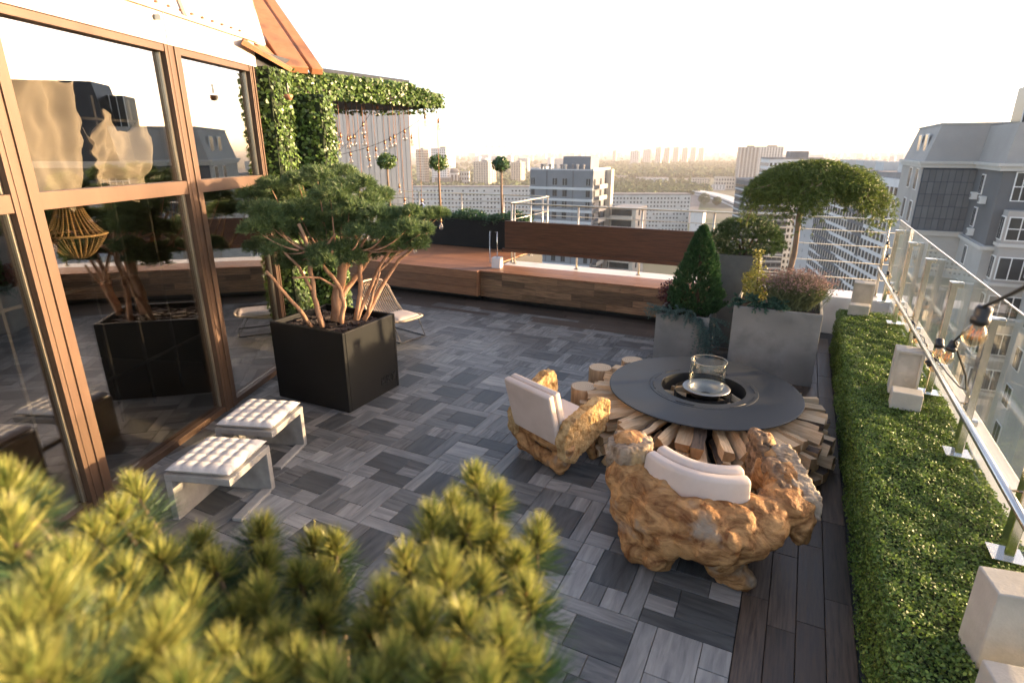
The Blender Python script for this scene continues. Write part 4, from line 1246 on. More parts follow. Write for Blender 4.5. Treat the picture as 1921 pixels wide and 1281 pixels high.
for u, w in ((.30, .42), (-.30, .42)):
    mb = MB(); mb.tube([Q(u, w + (.10 if w > .2 else -.02), .0), Q(u * .9, w, .28)], [.045, .075], 8); burl(mb, 'leg', ch2, M['root_wood'], .014, ((.08, .012),), 3)
lean = Matrix.Rotation(R(14), 3, 'X')
Rl = Rb @ lean
for k, (w, lab) in enumerate(((.055, 'rear board of the cream back cushion on the split-log armchair'), (.135, 'front pad of the cream back cushion on the split-log armchair'))):
    mb = MB(); mb.box((0, 0, 0), (.66, .072, .56), rot=Rl); o = mb.build('back_cushion', M['leather'], None, bevel=.022, seg=3)
    o.location = B2 + Q(-.02, w - .10, .585 + .012 * k); tag(o, lab, 'cushion', 'log armchair back cushions')
mb = MB(); mb.box((0, 0, 0), (.60, .50, .11), rot=Rb); o = mb.build('seat_cushion', M['leather'], None, bevel=.03, seg=3); o.location = B2 + Q(0, .38, .385); tag(o, 'cream seat cushion of the split-log armchair', 'cushion')

# ================================================================== GREY PLANTERS on the right and their plants
def box_planter(label, x0, x1, y0, y1, h, mat):
    c = Vector(((x0 + x1) / 2, (y0 + y1) / 2, 0))
    e = empty('concrete_planter', c, 0, label, 'planter', 'grey concrete planters')
    a, b, t = (x1 - x0) / 2, (y1 - y0) / 2, .035
    for cc, s in (((0, -b + t / 2, h / 2), (2 * a, t, h)), ((0, b - t / 2, h / 2), (2 * a, t, h)), ((-a + t / 2, 0, h / 2), (t, 2 * b - 2 * t - .002, h)), ((a - t / 2, 0, h / 2), (t, 2 * b - 2 * t - .002, h))):
        MB().box(cc, s).build('side', M[mat], e, bevel=.006)
    MB().box((0, 0, h / 2 - .03), (2 * a - 2 * t - .004, 2 * b - 2 * t - .004, h - .06)).build('soil', M['soil'], e)
    return c
M['concrete_dark'] = mk('concrete_dark', (.11, .115, .11), (.165, .165, .155), rough=.85, scale=3, detail=9, bump=.2, bscale=60)
pb = box_planter('big grey concrete planter with lavender and the umbrella tree', -.64, .44, 8.12, 9.14, 1.0, 'concrete')
pl = box_planter('low grey concrete planter with the cone-shaped conifer', -1.71, -.95, 8.30, 9.06, .73, 'concrete')
pt = box_planter('tall dark grey planter with the round mugo pine', -1.13, -.45, 9.80, 10.15, 1.46, 'concrete_dark') if False else box_planter('tall dark grey planter with the round mugo pine', -1.12, -.45, 9.35, 10.02, 1.48, 'concrete_dark')
M['dark_needle'] = mk('dark_needle', (.030, .070, .026), (.085, .135, .035), rough=.5, scale=2, island=.4, transl=.2)
M['thuja_leaf'] = mk('thuja_leaf', (.022, .075, .028), (.06, .13, .04), rough=.5, scale=2.5, island=.4, transl=.2)
M['larch_needle'] = mk('larch_needle', (.065, .115, .022), (.18, .22, .045), rough=.5, scale=1.8, island=.4, transl=.3)
M['blue_leaf'] = mk('blue_leaf', (.075, .135, .12), (.14, .21, .185), rough=.6, scale=4, island=.35, transl=.15)
M['teal_leaf'] = mk('teal_leaf', (.03, .095, .065), (.07, .15, .10), rough=.6, scale=4, island=.35, transl=.15)
M['red_leaf'] = mk('red_leaf', (.055, .012, .012), (.13, .03, .025), rough=.5, scale=4, island=.4, transl=.25)
M['gold_leaf'] = mk('gold_leaf', (.20, .22, .045), (.42, .38, .10), rough=.5, scale=4, island=.35, transl=.3)
M['lav_stem'] = mk('lav_stem', (.10, .13, .06), (.19, .21, .10), rough=.7, island=.3, transl=.15)
M['lav_flower'] = mk('lav_flower', (.26, .17, .16), (.40, .28, .25), rough=.8, island=.3, transl=.25)
M['stem'] = mk('stem', (.08, .055, .035), (.14, .10, .06), rough=.9)
def stem(parent, a, b, r=.02, mat='stem', name='stem'):
    return MB().tube([a, (Vector(a) + Vector(b)) / 2 + Vector((.01, .01, 0)), b], [r, r * .9, r * .7], 8).build(name, M[mat], parent, smooth=True)

# cone conifer
zs = .70
e = empty('cone_conifer', (-1.22, 8.70, zs), 0, 'dark green cone-shaped conifer in the low grey planter', 'conifer')
n = 2600
t = rng.uniform(0, 1, n) ** .75; th_ = rng.uniform(0, math.tau, n)
hh, rr = 1.26, .38
zz = (1 - t) * hh
prof = rr * np.minimum(1, t ** .75 * 1.12) * (1 - .28 * np.clip((t - .85) / .15, 0, 1)) * rng.uniform(.72, 1.08, n) * (1 + .10 * np.sin(th_ * 5 + zz * 9))
P = np.stack([prof * np.cos(th_), prof * np.sin(th_), zz], 1)
A = np.stack([np.cos(th_) * .55, np.sin(th_) * .55, np.full(n, 1.0)], 1)
foliage('crown', tuft_needles(P, A, 14, .055, .010, spread=.45, fwd=.9), M['thuja_leaf'], e)
stem(e, (0, 0, -.05), (0, 0, 1.0), .03, name='trunk')
# red shrub
e = empty('red_shrub', (-1.60, 8.85, zs), 0, 'dark red leafy shrub at the left of the low grey planter', 'shrub')
P, d = ell_points(900, (0, 0, .20), (.23, .2, .22), .3)
foliage('leaves', leaves(P, d, .04, .6, .6), M['red_leaf'], e)
for k in range(4): stem(e, (0, 0, 0), (random.uniform(-.1, .1), random.uniform(-.1, .1), .25), .008)
# blue trailing juniper
def trail(name, label, c, spots, mat, k=26, L=.03, cat='shrub'):
    e = empty(name, c, 0, label, cat)
    Ps, As = [], []
    for (x, y, z, dx, dy, dz, len_) in spots:
        for s in range(16):
            a = Vector((x, y, z)) + Vector((random.uniform(-.06, .06), random.uniform(-.06, .06), random.uniform(-.02, .04)))
            dv = Vector((dx, dy, dz)) + Vector((random.uniform(-.5, .5), random.uniform(-.5, .5), random.uniform(-.35, .45)))
            dv.normalize()
            for q in np.linspace(.1, 1, 7):
                p = a + dv * len_ * q - Vector((0, 0, .3 * len_ * q * q))
                Ps.append(p); As.append(dv)
    foliage('foliage', tuft_needles(np.array(Ps), np.array(As), k // 2, L, .006, spread=.7, fwd=.6), M[mat], e)
    for (x, y, z, dx, dy, dz, len_) in spots[:4]: stem(e, (x, y, z), (x + dx * len_ * .7, y + dy * len_ * .7, z + dz * len_ * .5), .007)
    return e
trail('trailing_juniper', 'blue-green juniper spilling over the low grey planter', (-1.33, 8.35, zs),
      [(-.30, .05, .03, -.5, -.5, .2, .22), (-.18, .0, .04, -.2, -.8, .3, .2), (-.05, .02, .05, 0, -.8, .3, .2), (.10, .0, .04, .1, -.8, .1, .22), (.22, -.03, .0, .3, -.7, -.3, .26), (.30, -.05, -.10, .3, -.5, -.8, .28), (.33, -.08, -.22, .2, -.3, -.9, .24), (.36, .02, .0, .8, -.4, -.2, .24), (.40, .0, -.12, .7, -.3, -.6, .22)], 'blue_leaf')
# mugo ball
e = empty('mugo_pine', (-.72, 9.68, 1.44), 0, 'rounded dark mugo pine in the tall grey planter', 'shrub')
P, d = ell_points(1500, (.03, 0, .26), (.54, .48, .34), .55, .25, 3, -.75)
foliage('crown', tuft_needles(P, d + np.array([0, 0, .45]), 18, .055, .005, spread=.7, fwd=.7), M['dark_needle'], e)
for k in range(5): stem(e, (0, 0, 0), (random.uniform(-.25, .25), random.uniform(-.2, .2), .3), .02)
# umbrella tree
zb = .96
tbase = atY(1478, 506, 8.75); ttop = atY(1500, 400, 8.75)
e = empty('umbrella_tree', (tbase.x, tbase.y, zb), 0, 'weeping umbrella-shaped larch on a bare trunk in the big grey planter', 'tree')
eo = e.location
tp = [Vector((0, 0, -.05)), Vector((.01, .01, .3)), Vector((.05, 0, .7)), ttop - eo, ttop - eo + Vector((.05, .0, .30))]
MB().tube(tp, [.045, .040, .036, .034, .02], 10).build('trunk', M['bark_grey'], e, smooth=True)
cc = atY(1526, 330, 8.75) - eo
Ps, As, br = [], [], MB()
for k in range(1050):
    a = random.uniform(0, math.tau)
    lobe = 1 + .16 * math.sin(a * 3 + 1.0) + .10 * math.sin(a * 7)
    Rm = .80 * lobe * (1.0 if abs(math.cos(a)) > .4 else .82)
    r0 = Rm * random.uniform(.0, .75)
    r1 = min(Rm, r0 + random.uniform(.2, .45))
    hang = random.uniform(.10, .62) * (.6 + .4 * math.sin(a * 4 + 2))
    z0 = .16 - .26 * (r0 / .98) ** 2 + random.uniform(-.10, .04)
    z1 = .14 - .36 * (r1 / .98) ** 2
    pts = []
    for q in np.linspace(0, 1, 9):
        rr_ = r0 + (r1 - r0) * min(1, q * 1.6)
        z = z0 + (z1 - z0) * min(1, q * 1.6) - hang * max(0, q - .4) / .6
        w = a + .25 * math.sin(q * 3 + k)
        pts.append(Vector((cc.x + rr_ * math.cos(w), cc.y + rr_ * math.sin(w) * .85, cc.z + z)))
    for i, p in enumerate(pts):
        t_ = (pts[min(i + 1, 8)] - pts[max(i - 1, 0)])
        Ps.append(p); As.append(t_)
    if k % 12 == 0:
        br.tube([tp[-1], (tp[-1] + pts[3]) / 2 + Vector((0, 0, .12)), pts[4], pts[8]], [.015, .011, .007, .003], 5)
br.build('branches', M['bark_grey'], e, smooth=True)
nv = 3400
av = rng.uniform(0, math.tau, nv); uv = np.sqrt(rng.uniform(0, 1, nv))
rv = uv * .80 * (1 + .16 * np.sin(av * 3 + 1.0) + .10 * np.sin(av * 7))
thk = .20 + .20 * (.5 + .5 * np.sin(av * 5 + rv * 7)) * (1 - .4 * uv)
Pv = np.stack([cc.x + rv * np.cos(av), cc.y + rv * np.sin(av) * .85, cc.z + .15 - .40 * (rv / .9) ** 2 - thk * rng.uniform(0, 1, nv) + .05 * np.sin(av * 9 + rv * 12)], 1)
dv_ = np.stack([np.cos(av), np.sin(av), np.zeros(nv)], 1)
Ps = np.concatenate([np.array(Ps), Pv]); As = np.concatenate([np.array(As), dv_ * .6 + np.array([0, 0, -.6])])
foliage('crown', tuft_needles(np.array(Ps), np.array(As), 12, .05, .0055, spread=.8, fwd=.6), M['larch_needle'], e)
# lavender
e = empty('lavender', (.10, 8.55, zb), 0, 'bushy lavender with pinkish flower heads in the big grey planter', 'lavender')
n = 3800
a = rng.uniform(0, math.tau, n); sp = rng.uniform(0, 1, n) ** .6
D = np.stack([np.cos(a) * sp * .85, np.sin(a) * sp * .7, np.full(n, .75)], 1)
B0 = np.stack([rng.normal(0, .09, n), rng.normal(0, .08, n), np.zeros(n)], 1)
L = .54 * rng.uniform(.6, 1.0, n)
tipp = B0 + unit(D) * L[:, None]
foliage('stems', np.concatenate([needles(B0, D, L, .006), tuft_needles(B0 + unit(D) * (L * .55)[:, None], D, 6, .05, .005, .5, .9)]), M['lav_stem'], e)
k = rng.uniform(0, 1, n) < .5
foliage('flowers', tuft_needles(tipp[k], D[k], 7, .022, .006, .7, .5), M['lav_flower'], e)
# golden shrub, teal juniper
e = empty('golden_shrub', (-.42, 8.75, zb), 0, 'yellow-green variegated shrub with an upright tip in the big grey planter', 'shrub')
P, d = ell_points(1500, (0, 0, .22), (.22, .22, .26), .35, .3, 5)
P2 = np.stack([rng.normal(-.02, .035, 260), rng.normal(0, .035, 260), rng.uniform(.4, .72, 260)], 1)
foliage('leaves', np.concatenate([leaves(P, d, .036, .6, .6), leaves(P2, np.tile([0, 0, 1.0], (260, 1)), .035, .5, .8)]), M['gold_leaf'], e)
stem(e, (0, 0, 0), (-.02, 0, .65), .01); stem(e, (0, 0, 0), (.08, .03, .3), .008)
trail('creeping_juniper', 'low teal juniper creeping over the front edge of the big planter', (-.38, 8.20, zb), [(-.16, .05, .05, -.4, -.4, .2, .16), (0, .03, .06, 0, -.6, .2, .16), (.14, .03, .06, .2, -.6, .2, .16), (.28, .06, .05, .5, -.4, .2, .15), (-.05, .12, .06, 0, .2, .6, .12), (.2, .14, .05, 0, .2, .6, .12)], 'teal_leaf')

# ================================================================== dark hedge planter and three ball trees on the deck
e = empty('hedge_planter', (-7.9, 12.95, .655), 0, 'long dark planter trough at the back of the deck', 'planter')
MB().box((-.2, 0, .34), (4.5, .50, .68)).build('trough', M['black_planter'], e, bevel=.01)
e = empty('dark_hedge', (-7.9, 12.95, 1.3), 0, 'low dark green hedge growing in the deck trough', 'hedge')
n = 9000
P = np.stack([rng.uniform(-2.4, 2.05, n), rng.normal(0, .14, n), rng.uniform(0, .22, n)], 1)
P[:, 2] += .06 * np.sin(P[:, 0] * 5) + .03 * np.sin(P[:, 0] * 13)
foliage('leaves', leaves(P, np.tile([0, -.4, .8], (n, 1)), .045, .6, .7), M['thuja_leaf'], e)
MB().box((-.18, 0, .02), (4.4, .3, .14)).build('core', M['hedge_core'], e)
for k, (px, py, rpx, lab) in enumerate(((725, 303, 19, 'ball tree on a slim stem, left of the three, before the pale wall'), (822, 306, 19, 'ball tree on a slim stem, the middle of the three on the deck'), (940, 308, 17, 'ball tree on a slim stem, right of the three on the deck'))):
    c = atY(px, py, 12.95)
    e = empty('ball_tree', (c.x, c.y, 1.36), 0, lab, 'tree', 'ball trees on the deck')
    r = rpx * c.dot(_hf) / 1138
    h = c.z - 1.36
    MB().tube([(.03, 0, -.15), (.0, .01, h * .5), (.01, 0, h)], [.035, .030, .026], 8).build('trunk', M['bark_grey'], e, smooth=True)
    P, d = ell_points(700, (0, 0, h), (r, r, r * .78), .4, .25, k)
    foliage('crown', leaves(P, d, .07, .6, .6), M['ivy_leaf'] if k < 2 else M['thuja_leaf'], e)

# white cube lamp with a bent steel tube on the deck edge
c = at(933, 502, .657)
e = empty('cube_lamp', c, R(8), 'small white cube with a bent steel tube standing on the deck edge', 'lamp')
MB().box((0, 0, .11), (.19, .19, .22)).build('cube', M['white_paint'], e, bevel=.006)
MB().tube([(.0, 0, .2), (.0, 0, .74), (-.16, 0, .745), (-.165, 0, .10), (-.10, 0, .085)], .011, 8).build('tube', M['steel'], e, smooth=True)

# ================================================================== concrete lamp blocks on the hedge
def lampblock(lab, c, w, d, h, rz, kind):
    e = empty('concrete_block', c, rz, lab, 'block', 'concrete blocks on the hedge')
    if kind == 'tall':
        MB().box((0, .02, h / 2), (w, d, h)).build('body', M['concrete_pale'], e, bevel=.008)
        for (cx, cz, sx, sz) in ((-w / 2 + .012, h / 2, .024, h), (w / 2 - .012, h / 2, .024, h), (0, h - .012, w - .05, .024)):
            MB().box((cx, -d / 2 + .008, cz), (sx, .024, sz - .002)).build('frame', M['concrete_pale'], e, bevel=.003)
    else:
        MB().box((0, 0, h / 2), (w, d, h)).build('body', M['concrete_pale'], e, bevel=.008)
    return e
HZ = .665
c = at(1613, 582, HZ); lampblock('tall concrete block on the hedge at the far end', c, .28, .22, .44, R(-6), 'tall')
c = at(1608, 588, HZ); lampblock('small concrete block at the foot of the far tall block', c + Vector((0, -.12, 0)), .27, .20, .17, R(-6), 'small')
c = at(1691, 738, HZ); lampblock('tall concrete block halfway along the hedge', c + Vector((0, .05, 0)), .24, .20, .46, R(-4), 'tall')
c = at(1697, 768, HZ); lampblock('small concrete block before the halfway tall block', c + Vector((.0, .06, 0)), .25, .18, .17, R(-4), 'small')
c = Vector((1.17, 2.98, HZ)); lampblock('large pale concrete block on the near hedge, cut by the picture edge', c, .30, .20, .44, R(10), 'small')
c = Vector((1.14, 2.62, HZ)); lampblock('small pale concrete block in the bottom right corner', c, .26, .20, .20, R(10), 'small')

# ================================================================== festoon string of bulbs along the handrail
M['black_rubber'] = mk('black_rubber', (.010, .010, .010), (.018, .018, .018), rough=.5)
M['amber_glass'] = mk_glass('amber_glass', (.97, .86, .68), base=.06, power=.8)
fsock = MB().lathe([(0, .055), (.017, .053), (.021, .045), (.021, .02), (.024, .018), (.024, .002), (.021, 0), (.018, -.004), (0, -.004)], (0, 0, 0), 14).mesh('socket', M['black_rubber'], True)
fbulb = MB().lathe([(.014, -.003), (.020, -.012), (.030, -.030), (.032, -.042), (.028, -.058), (.014, -.071), (0, -.074)], (0, 0, 0), 18).mesh('bulb', M['amber_glass'], True)
ffil = MB().tube([(-.014, 0, -.01), (-.016, 0, -.055), (-.006, 0, -.02), (-.002, .004, -.055), (.006, 0, -.02), (.013, -.004, -.055), (.014, 0, -.01)], .0022, 5).mesh('filament', M['filament'])
P1 = Vector((1.29, 6.25, 1.20)); P2 = atF(1845, 575, 1.62); P3 = atF(1990, 500, 1.15)
path = []
ys = np.linspace(10.9, 6.4, 34)
for i, y in enumerate(ys): path.append(Vector((1.285 + .012 * math.sin(i * 1.3), y, 1.205 - .035 * abs(math.sin(i * .74)) + (1.72 - 1.2) * max(0, (y - 9.6) / 1.3))))
nA = len(path)
path += bez(P1, Vector((1.20, 4.0, 1.38)), atF(1790, 640, 2.7), 6)
path += bez(atF(1790, 640, 2.7), atF(1825, 610, 2.05), P2, 5)[1:] + bez(P2, (P2 + P3) / 2 - Vector((0, 0, .01)), P3, 5)[1:]
fe = empty('festoon_lights', path[0], 0, 'black cable of clear bulbs wound along the glass railing handrail', 'string lights')
MB().tube([p - path[0] for p in path], .0055, 6).build('cable', M['black_rubber'], fe, smooth=True)
spots = [(path[i], random.uniform(-.5, .5), random.uniform(-.25, .25)) for i in range(1, nA, 3)]
spots += [(P1 + Vector((0, -.02, 0)), .9, .3), (P1 + Vector((-.03, -.12, -.02)), -.7, .2), (atF(1787, 640, 2.75), .25, 0), (atF(1766, 636, 3.2), -.75, .1), (P2, .12, .03)]
for p, rx, ry in spots:
    k = link('socket', fsock, fe); k.location = p - path[0] - Vector((0, 0, .05)); k.rotation_euler = (rx, ry, random.uniform(0, 3))
    b = link('bulb', fbulb, k); link('filament', ffil, k)

# ================================================================== foreground pine
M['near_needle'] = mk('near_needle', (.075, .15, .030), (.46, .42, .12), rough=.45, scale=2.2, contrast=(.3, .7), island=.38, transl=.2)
M['near_needle_core'] = mk('near_needle_core', (.06, .14, .035), (.11, .20, .05), rough=.5, scale=3, island=.3, transl=.3)
M['dead_needle'] = mk('dead_needle', (.30, .15, .05), (.40, .22, .08), rough=.7, island=.3)
M['bud'] = mk('bud', (.34, .16, .06), (.48, .25, .10), rough=.8, scale=40)
base = Vector((-.85, .55, 0))
fpine = empty('foreground_pine', base, 0, 'yellow-green mugo pine filling the lower left foreground', 'shrub')
TUF = [(60, 935, 1.30), (5, 905, 1.2), (20, 985, 1.1), (250, 915, 1.55), (222, 965, 1.35), (175, 1000, 1.3), (120, 1050, 1.15), (260, 1010, 1.4), (300, 1045, 1.3), (375, 1015, 1.45), (400, 1060, 1.3), (490, 990, 1.4), (500, 1050, 1.35), (590, 1015, 1.5), (628, 1020, 1.45),
       (560, 1080, 1.3), (490, 1115, 1.2), (600, 1075, 1.42), (618, 1110, 1.35), (445, 1150, 1.2), (350, 1110, 1.15), (230, 1080, 1.2), (90, 1105, .92), (30, 1165, .9), (300, 1185, .84), (200, 1150, 1.05), (150, 1210, .95), (40, 1262, .74), (420, 1230, .95), (520, 1200, 1.05), (560, 1250, .95), (600, 1160, 1.15), 
       (890, 895, 1.30), (930, 930, 1.25), (850, 950, 1.2), (810, 975, 1.15), (880, 985, 1.15), (1010, 1000, 1.25), (970, 1050, 1.15), (930, 1010, 1.2), (760, 1050, 1.1), (830, 1065, 1.0), (900, 1085, 1.05), (985, 1110, 1.1), (720, 1120, 1.0), (790, 1150, .95), (940, 1190, .88), (870, 1170, .95), (690, 1190, 1.0),
       (740, 1240, .9), (830, 1255, .85), (980, 1235, .95), (620, 1270, .9), (480, 1275, .9), (250, 1270, .85), (120, 1290, .8), (340, 1290, .8), (910, 1280, .85), (700, 1290, .9)]
Pc, Ac, Sc, dead = [], [], [], []
bud, brn = MB(), MB()
hub1, hub2 = Vector((-.75, .70, 1.35)) - base, Vector((-.35, .75, 1.35)) - base
brn.tube([Vector((0, 0, 0)), Vector((.05, .05, .6)), (hub1 + hub2) / 2], [.06, .05, .04], 8)
for (px, py, dist) in TUF:
    d = ray(px, py)
    p = CAM + d * dist - base
    ax = Vector((random.uniform(-.3, .3), random.uniform(-.3, .3), 1.0)) - Vector((d.x, d.y, 0)) * .25
    ax.normalize()
    hub = hub1 if px < 700 else hub2
    brn.tube(bez(hub, (hub + p) / 2 + Vector((0, 0, -.08)), p - ax * .02, 7), [.016, .014, .012, .010, .008, .006, .005], 6)
    Pc.append(p); Ac.append(ax); Sc.append(1.0)
    bud.tube([p - ax * .01, p + ax * .010, p + ax * .018], [.003, .003, .001], 5)
    dead.append(p - ax * .14)
    # older shoot below, out of the light
    p2 = CAM + (ray(px + random.uniform(-45, 45), py + random.uniform(10, 70)) * (dist + random.uniform(.10, .22))) - base
    if random.random() < .72: continue
    Pc.append(p2); Ac.append(Vector((random.uniform(-.6, .6), random.uniform(-.6, .6), .9)).normalized()); Sc.append(.95)
Pc, Ac, Sc = np.array(Pc), np.array(Ac), np.array(Sc)
K = 520
n_ = len(Pc) * K
C_ = np.repeat(Pc, K, 0); A_ = np.repeat(Ac, K, 0)
per = unit(np.cross(A_, rng.normal(0, 1, (n_, 3))))
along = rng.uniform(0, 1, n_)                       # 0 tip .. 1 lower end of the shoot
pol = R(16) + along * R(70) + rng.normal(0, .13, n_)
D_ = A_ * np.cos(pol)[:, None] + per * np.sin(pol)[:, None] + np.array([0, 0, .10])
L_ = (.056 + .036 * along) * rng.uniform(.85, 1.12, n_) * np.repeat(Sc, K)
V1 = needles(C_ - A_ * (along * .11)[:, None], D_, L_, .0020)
shaded = along > .52  # lower needles of each tuft, coloured as if in shade
foliage('needles', V1[~shaded], M['near_needle'], fpine)
M['old_needle'] = mk('old_needle', (.020, .060, .032), (.060, .105, .042), rough=.5, scale=2, island=.35, transl=.15)  # darker blue-green needle copy that paints shade into the tuft cores
foliage('shaded_needles', V1[shaded], M['old_needle'], fpine)
tips = np.array([CAM + ray(px, py) * dist - base for px, py, dist in TUF])
tax = np.tile([0, 0, 1.0], (len(tips), 1)) + rng.normal(0, .12, (len(tips), 3))
foliage('new_needles', tuft_needles(tips, tax, 40, .026, .0018, spread=.42, fwd=1.0), M['near_needle_core'], fpine)
brn.build('branches', M['stem'], fpine, smooth=True)
bud.build('buds', M['bud'], fpine, smooth=True)['kind'] = 'stuff'

# ================================================================== CITY
GZ = -75.0
M['ground'] = mk('ground', (.10, .105, .075), (.20, .195, .16), rough=.95, scale=.012, detail=8, c3=(.055, .085, .035), c3scale=.006, c3range=(.42, .55), world=True)
gm = MB()
gm.add([(-30000, -6000, GZ), (30000, -6000, GZ), (30000, 40000, GZ), (-30000, 40000, GZ)], [(0, 1, 2, 3)])
tag(gm.build('ground', M['ground']), kind='structure')
M['asphalt'] = mk('asphalt', (.13, .13, .13), (.18, .18, .175), rough=.9, scale=.1, world=True)
def road(pts, w, z=.12):
    c = [at(x, y, GZ) for x, y in pts]
    vs, fs = [], []
    for i, p in enumerate(c):
        t = (c[min(i + 1, len(c) - 1)] - c[max(i - 1, 0)]).normalized(); n_ = Vector((-t.y, t.x, 0)) * w / 2
        vs += [p + n_ + Vector((0, 0, z)), p - n_ + Vector((0, 0, z))]
    for i in range(len(c) - 1): fs.append((2 * i, 2 * i + 1, 2 * i + 3, 2 * i + 2))
    tag(MB().add(vs, fs).build('road', M['asphalt']), kind='structure')
road([(1150, 372), (1240, 358), (1300, 352), (1420, 352)], 16)
road([(1290, 420), (1305, 380), (1300, 352), (1288, 335)], 14, .24)
road([(780, 352), (870, 346), (1000, 345)], 14)

def cm(name, a, b, rough=.8, **k):
    M[name] = mk(name, a, b, rough=rough, scale=.25, **k)
cm('c_grey', (.17, .185, .20), (.20, .215, .23)); cm('c_band', (.50, .52, .53), (.56, .58, .58)); cm('c_cream', (.50, .45, .38), (.58, .53, .45)); cm('c_tan', (.42, .36, .29), (.50, .44, .36))
cm('c_white', (.58, .58, .57), (.66, .66, .65)); cm('c_pale', (.46, .47, .46), (.54, .55, .53)); cm('c_slate', (.11, .115, .12), (.135, .14, .145), objrand=.12); cm('c_navy', (.035, .05, .075), (.05, .065, .09)); cm('c_red', (.30, .03, .04), (.36, .05, .05))
cm('c_plaster', (.34, .335, .32), (.42, .41, .39)); cm('c_attic', (.31, .295, .275), (.37, .35, .325)); cm('c_cornice', (.46, .45, .42), (.54, .52, .49)); cm('c_roof', (.20, .19, .18), (.27, .26, .25)); cm('c_black', (.012, .013, .014), (.02, .021, .022), rough=.3)
M['win'] = mk('win', (.03, .032, .034), (.055, .056, .056), rough=.2, scale=.5)
M['win_frame'] = mk('win_frame', (.66, .66, .65), (.72, .72, .71), rough=.5)
M['ac_white'] = mk('ac_white', (.60, .60, .58), (.66, .66, .64), rough=.5)

def win_grid(mb, face, w, d, z0, z1, nx, nz, fw=.55, fh=.55, prot=.06, skip=None):
    """window slabs on a face of a box of width w (x), depth d (y), local coords centred"""
    L = w if face in 'ns' else d
    for i in range(nx):
        for j in range(nz):
            if skip and skip(i, j): continue
            if nx > 20 and random.random() < .10: continue
            u = -L / 2 + L * (i + .5) / nx; z = z0 + (z1 - z0) * (j + .5) / nz
            ww, wh = L / nx * fw, (z1 - z0) / nz * fh
            if face == 's': mb.box((u, -d / 2, z), (ww, prot * 2, wh))
            elif face == 'n': mb.box((u, d / 2, z), (ww, prot * 2, wh))
            elif face == 'e': mb.box((w / 2, u, z), (prot * 2, ww, wh))
            else: mb.box((-w / 2, u, z), (prot * 2, ww, wh))
def tower(name, label, c, w, d, zt, rz, mat, nx, ny, floors, group=None, roofbox=True, fw=.5, fh=.5, band=None):
    h = zt - GZ
    e = empty(name, (c[0], c[1], GZ), rz, label, 'building', group)
    MB().box((0, 0, h / 2), (w, d, h)).build('wall', M[mat], e)
    rf = MB(); rf.box((0, 0, h + .4), (w + .4, d + .4, .8)); 
    if roofbox: rf.box((w * .1, 0, h + 2.3), (w * .35, d * .4, 3.0))
    rf.build('roof', M['c_roof'], e)
    mb = MB()
    for f, nn in (('s', nx), ('e', ny), ('w', ny)):
        win_grid(mb, f, w, d, 2, h - 1, nn, floors, fw, fh)
    o = mb.build('windows', M['win'], e); o['kind'] = 'stuff'
    if band:
        mb = MB()
        for j in range(floors): mb.box((0, 0, 2 + (h - 3) * j / floors), (w + .3, d + .3, .5))
        o = mb.build('floor_bands', M[band], e); o['kind'] = 'stuff'
    return e
def by_px(x0, x1, yt, yb):
    """ground distance from the base row, then width and roof height"""
    p = at((x0 + x1) / 2, yb, GZ)
    F = p.dot(_hf)
    w = (x1 - x0) * F / 1138
    zt = atF((x0 + x1) / 2, yt, F).z
    return p, w, zt, F
def far_tower(label, x0, x1, yt, yb, mat, nx=4, ny=3, floors=12, rz=None, depth=.7, group=None, **k):
    p, w, zt, F = by_px(x0, x1, yt, yb)
    rz = YAW * .0 + R(0) if rz is None else rz
    # front aligned with the grid, seen obliquely: shrink to the apparent width
    ww = w * .72; dd = w * depth
    tower('tower_block', label, (p.x, p.y + dd / 2), ww, dd, zt, rz, mat, nx, ny, floors, group, **k)

# --- grey tower straight ahead
gx0, gx1, gy0, gy1, gzt = -76.6, -56.2, 168.4, 185.0, -2.7
gt = empty('grey_tower', ((gx0 + gx1) / 2, (gy0 + gy1) / 2, GZ), 0, 'dark grey residential tower with white floor bands beyond the wood panel', 'building')
w, d, h = gx1 - gx0, gy1 - gy0, gzt - GZ
MB().box((0, 0, h / 2), (w, d, h)).build('wall', M['c_grey'], gt)
MB().box((2.6, 2, h + 2.0), (9.0, 8, 3.8)).build('roof_house', M['c_grey'], gt)
for sx in (-1, 1):
    MB().box((sx * (w / 2 - .15), 0, h + .3), (.3, d, .6)).build('parapet', M['c_band'], gt)
MB().box((0, -d / 2 + .15, h + .15), (w - .62, .3, .3)).build('parapet', M['c_band'], gt)
for k in range(9):
    x = -8 + k * 1.7 + random.uniform(-.3, .3)
    MB().lathe([(.35, 0), (.35, 1.1), (.5, 1.15), (.5, 1.6), (0, 1.7)], (x, -6.2 + random.uniform(0, 3), h), 8).build('roof_vent', M['c_cream' if k % 2 else 'c_roof'], gt)
FL = 3.32
for f in range(13):
    z = h - 5.3 - f * FL
    MB().box((-.1, -d / 2 - .12, z), (w + .1, .24, .75)).build('floor_band', M['c_band'], gt)
    for x, ww in ((-w / 2 + 1.0, 1.1), (-1.95, 1.4), (1.3, 1.4), (w / 2 - 1.5, 1.2)):
        fr_ = MB().box((x, -d / 2 - .03, z + 1.95), (ww, .08, 1.9)).build('window', M['win'], gt)
        MB().box((x, -d / 2 - .08, z + 1.95), (.08, .04, 1.9)).build('frame', M['c_slate' if f % 2 else 'c_band'], fr_)
    MB().box((w / 2 + .75, -2.5, z + .1), (1.5, 7.5, .25)).build('balcony', M['c_cream'], gt)
    MB().box((w / 2 + 1.44, -2.5, z + .75), (.1, 7.5, 1.0)).build('balcony_front', M['c_cream'], gt)
    for y in (-7, -1.0, 4.2, 7.2):
        MB().box((w / 2 + .03, y, z + 1.9), (.08, 1.5, 1.9)).build('window', M['win'], gt)
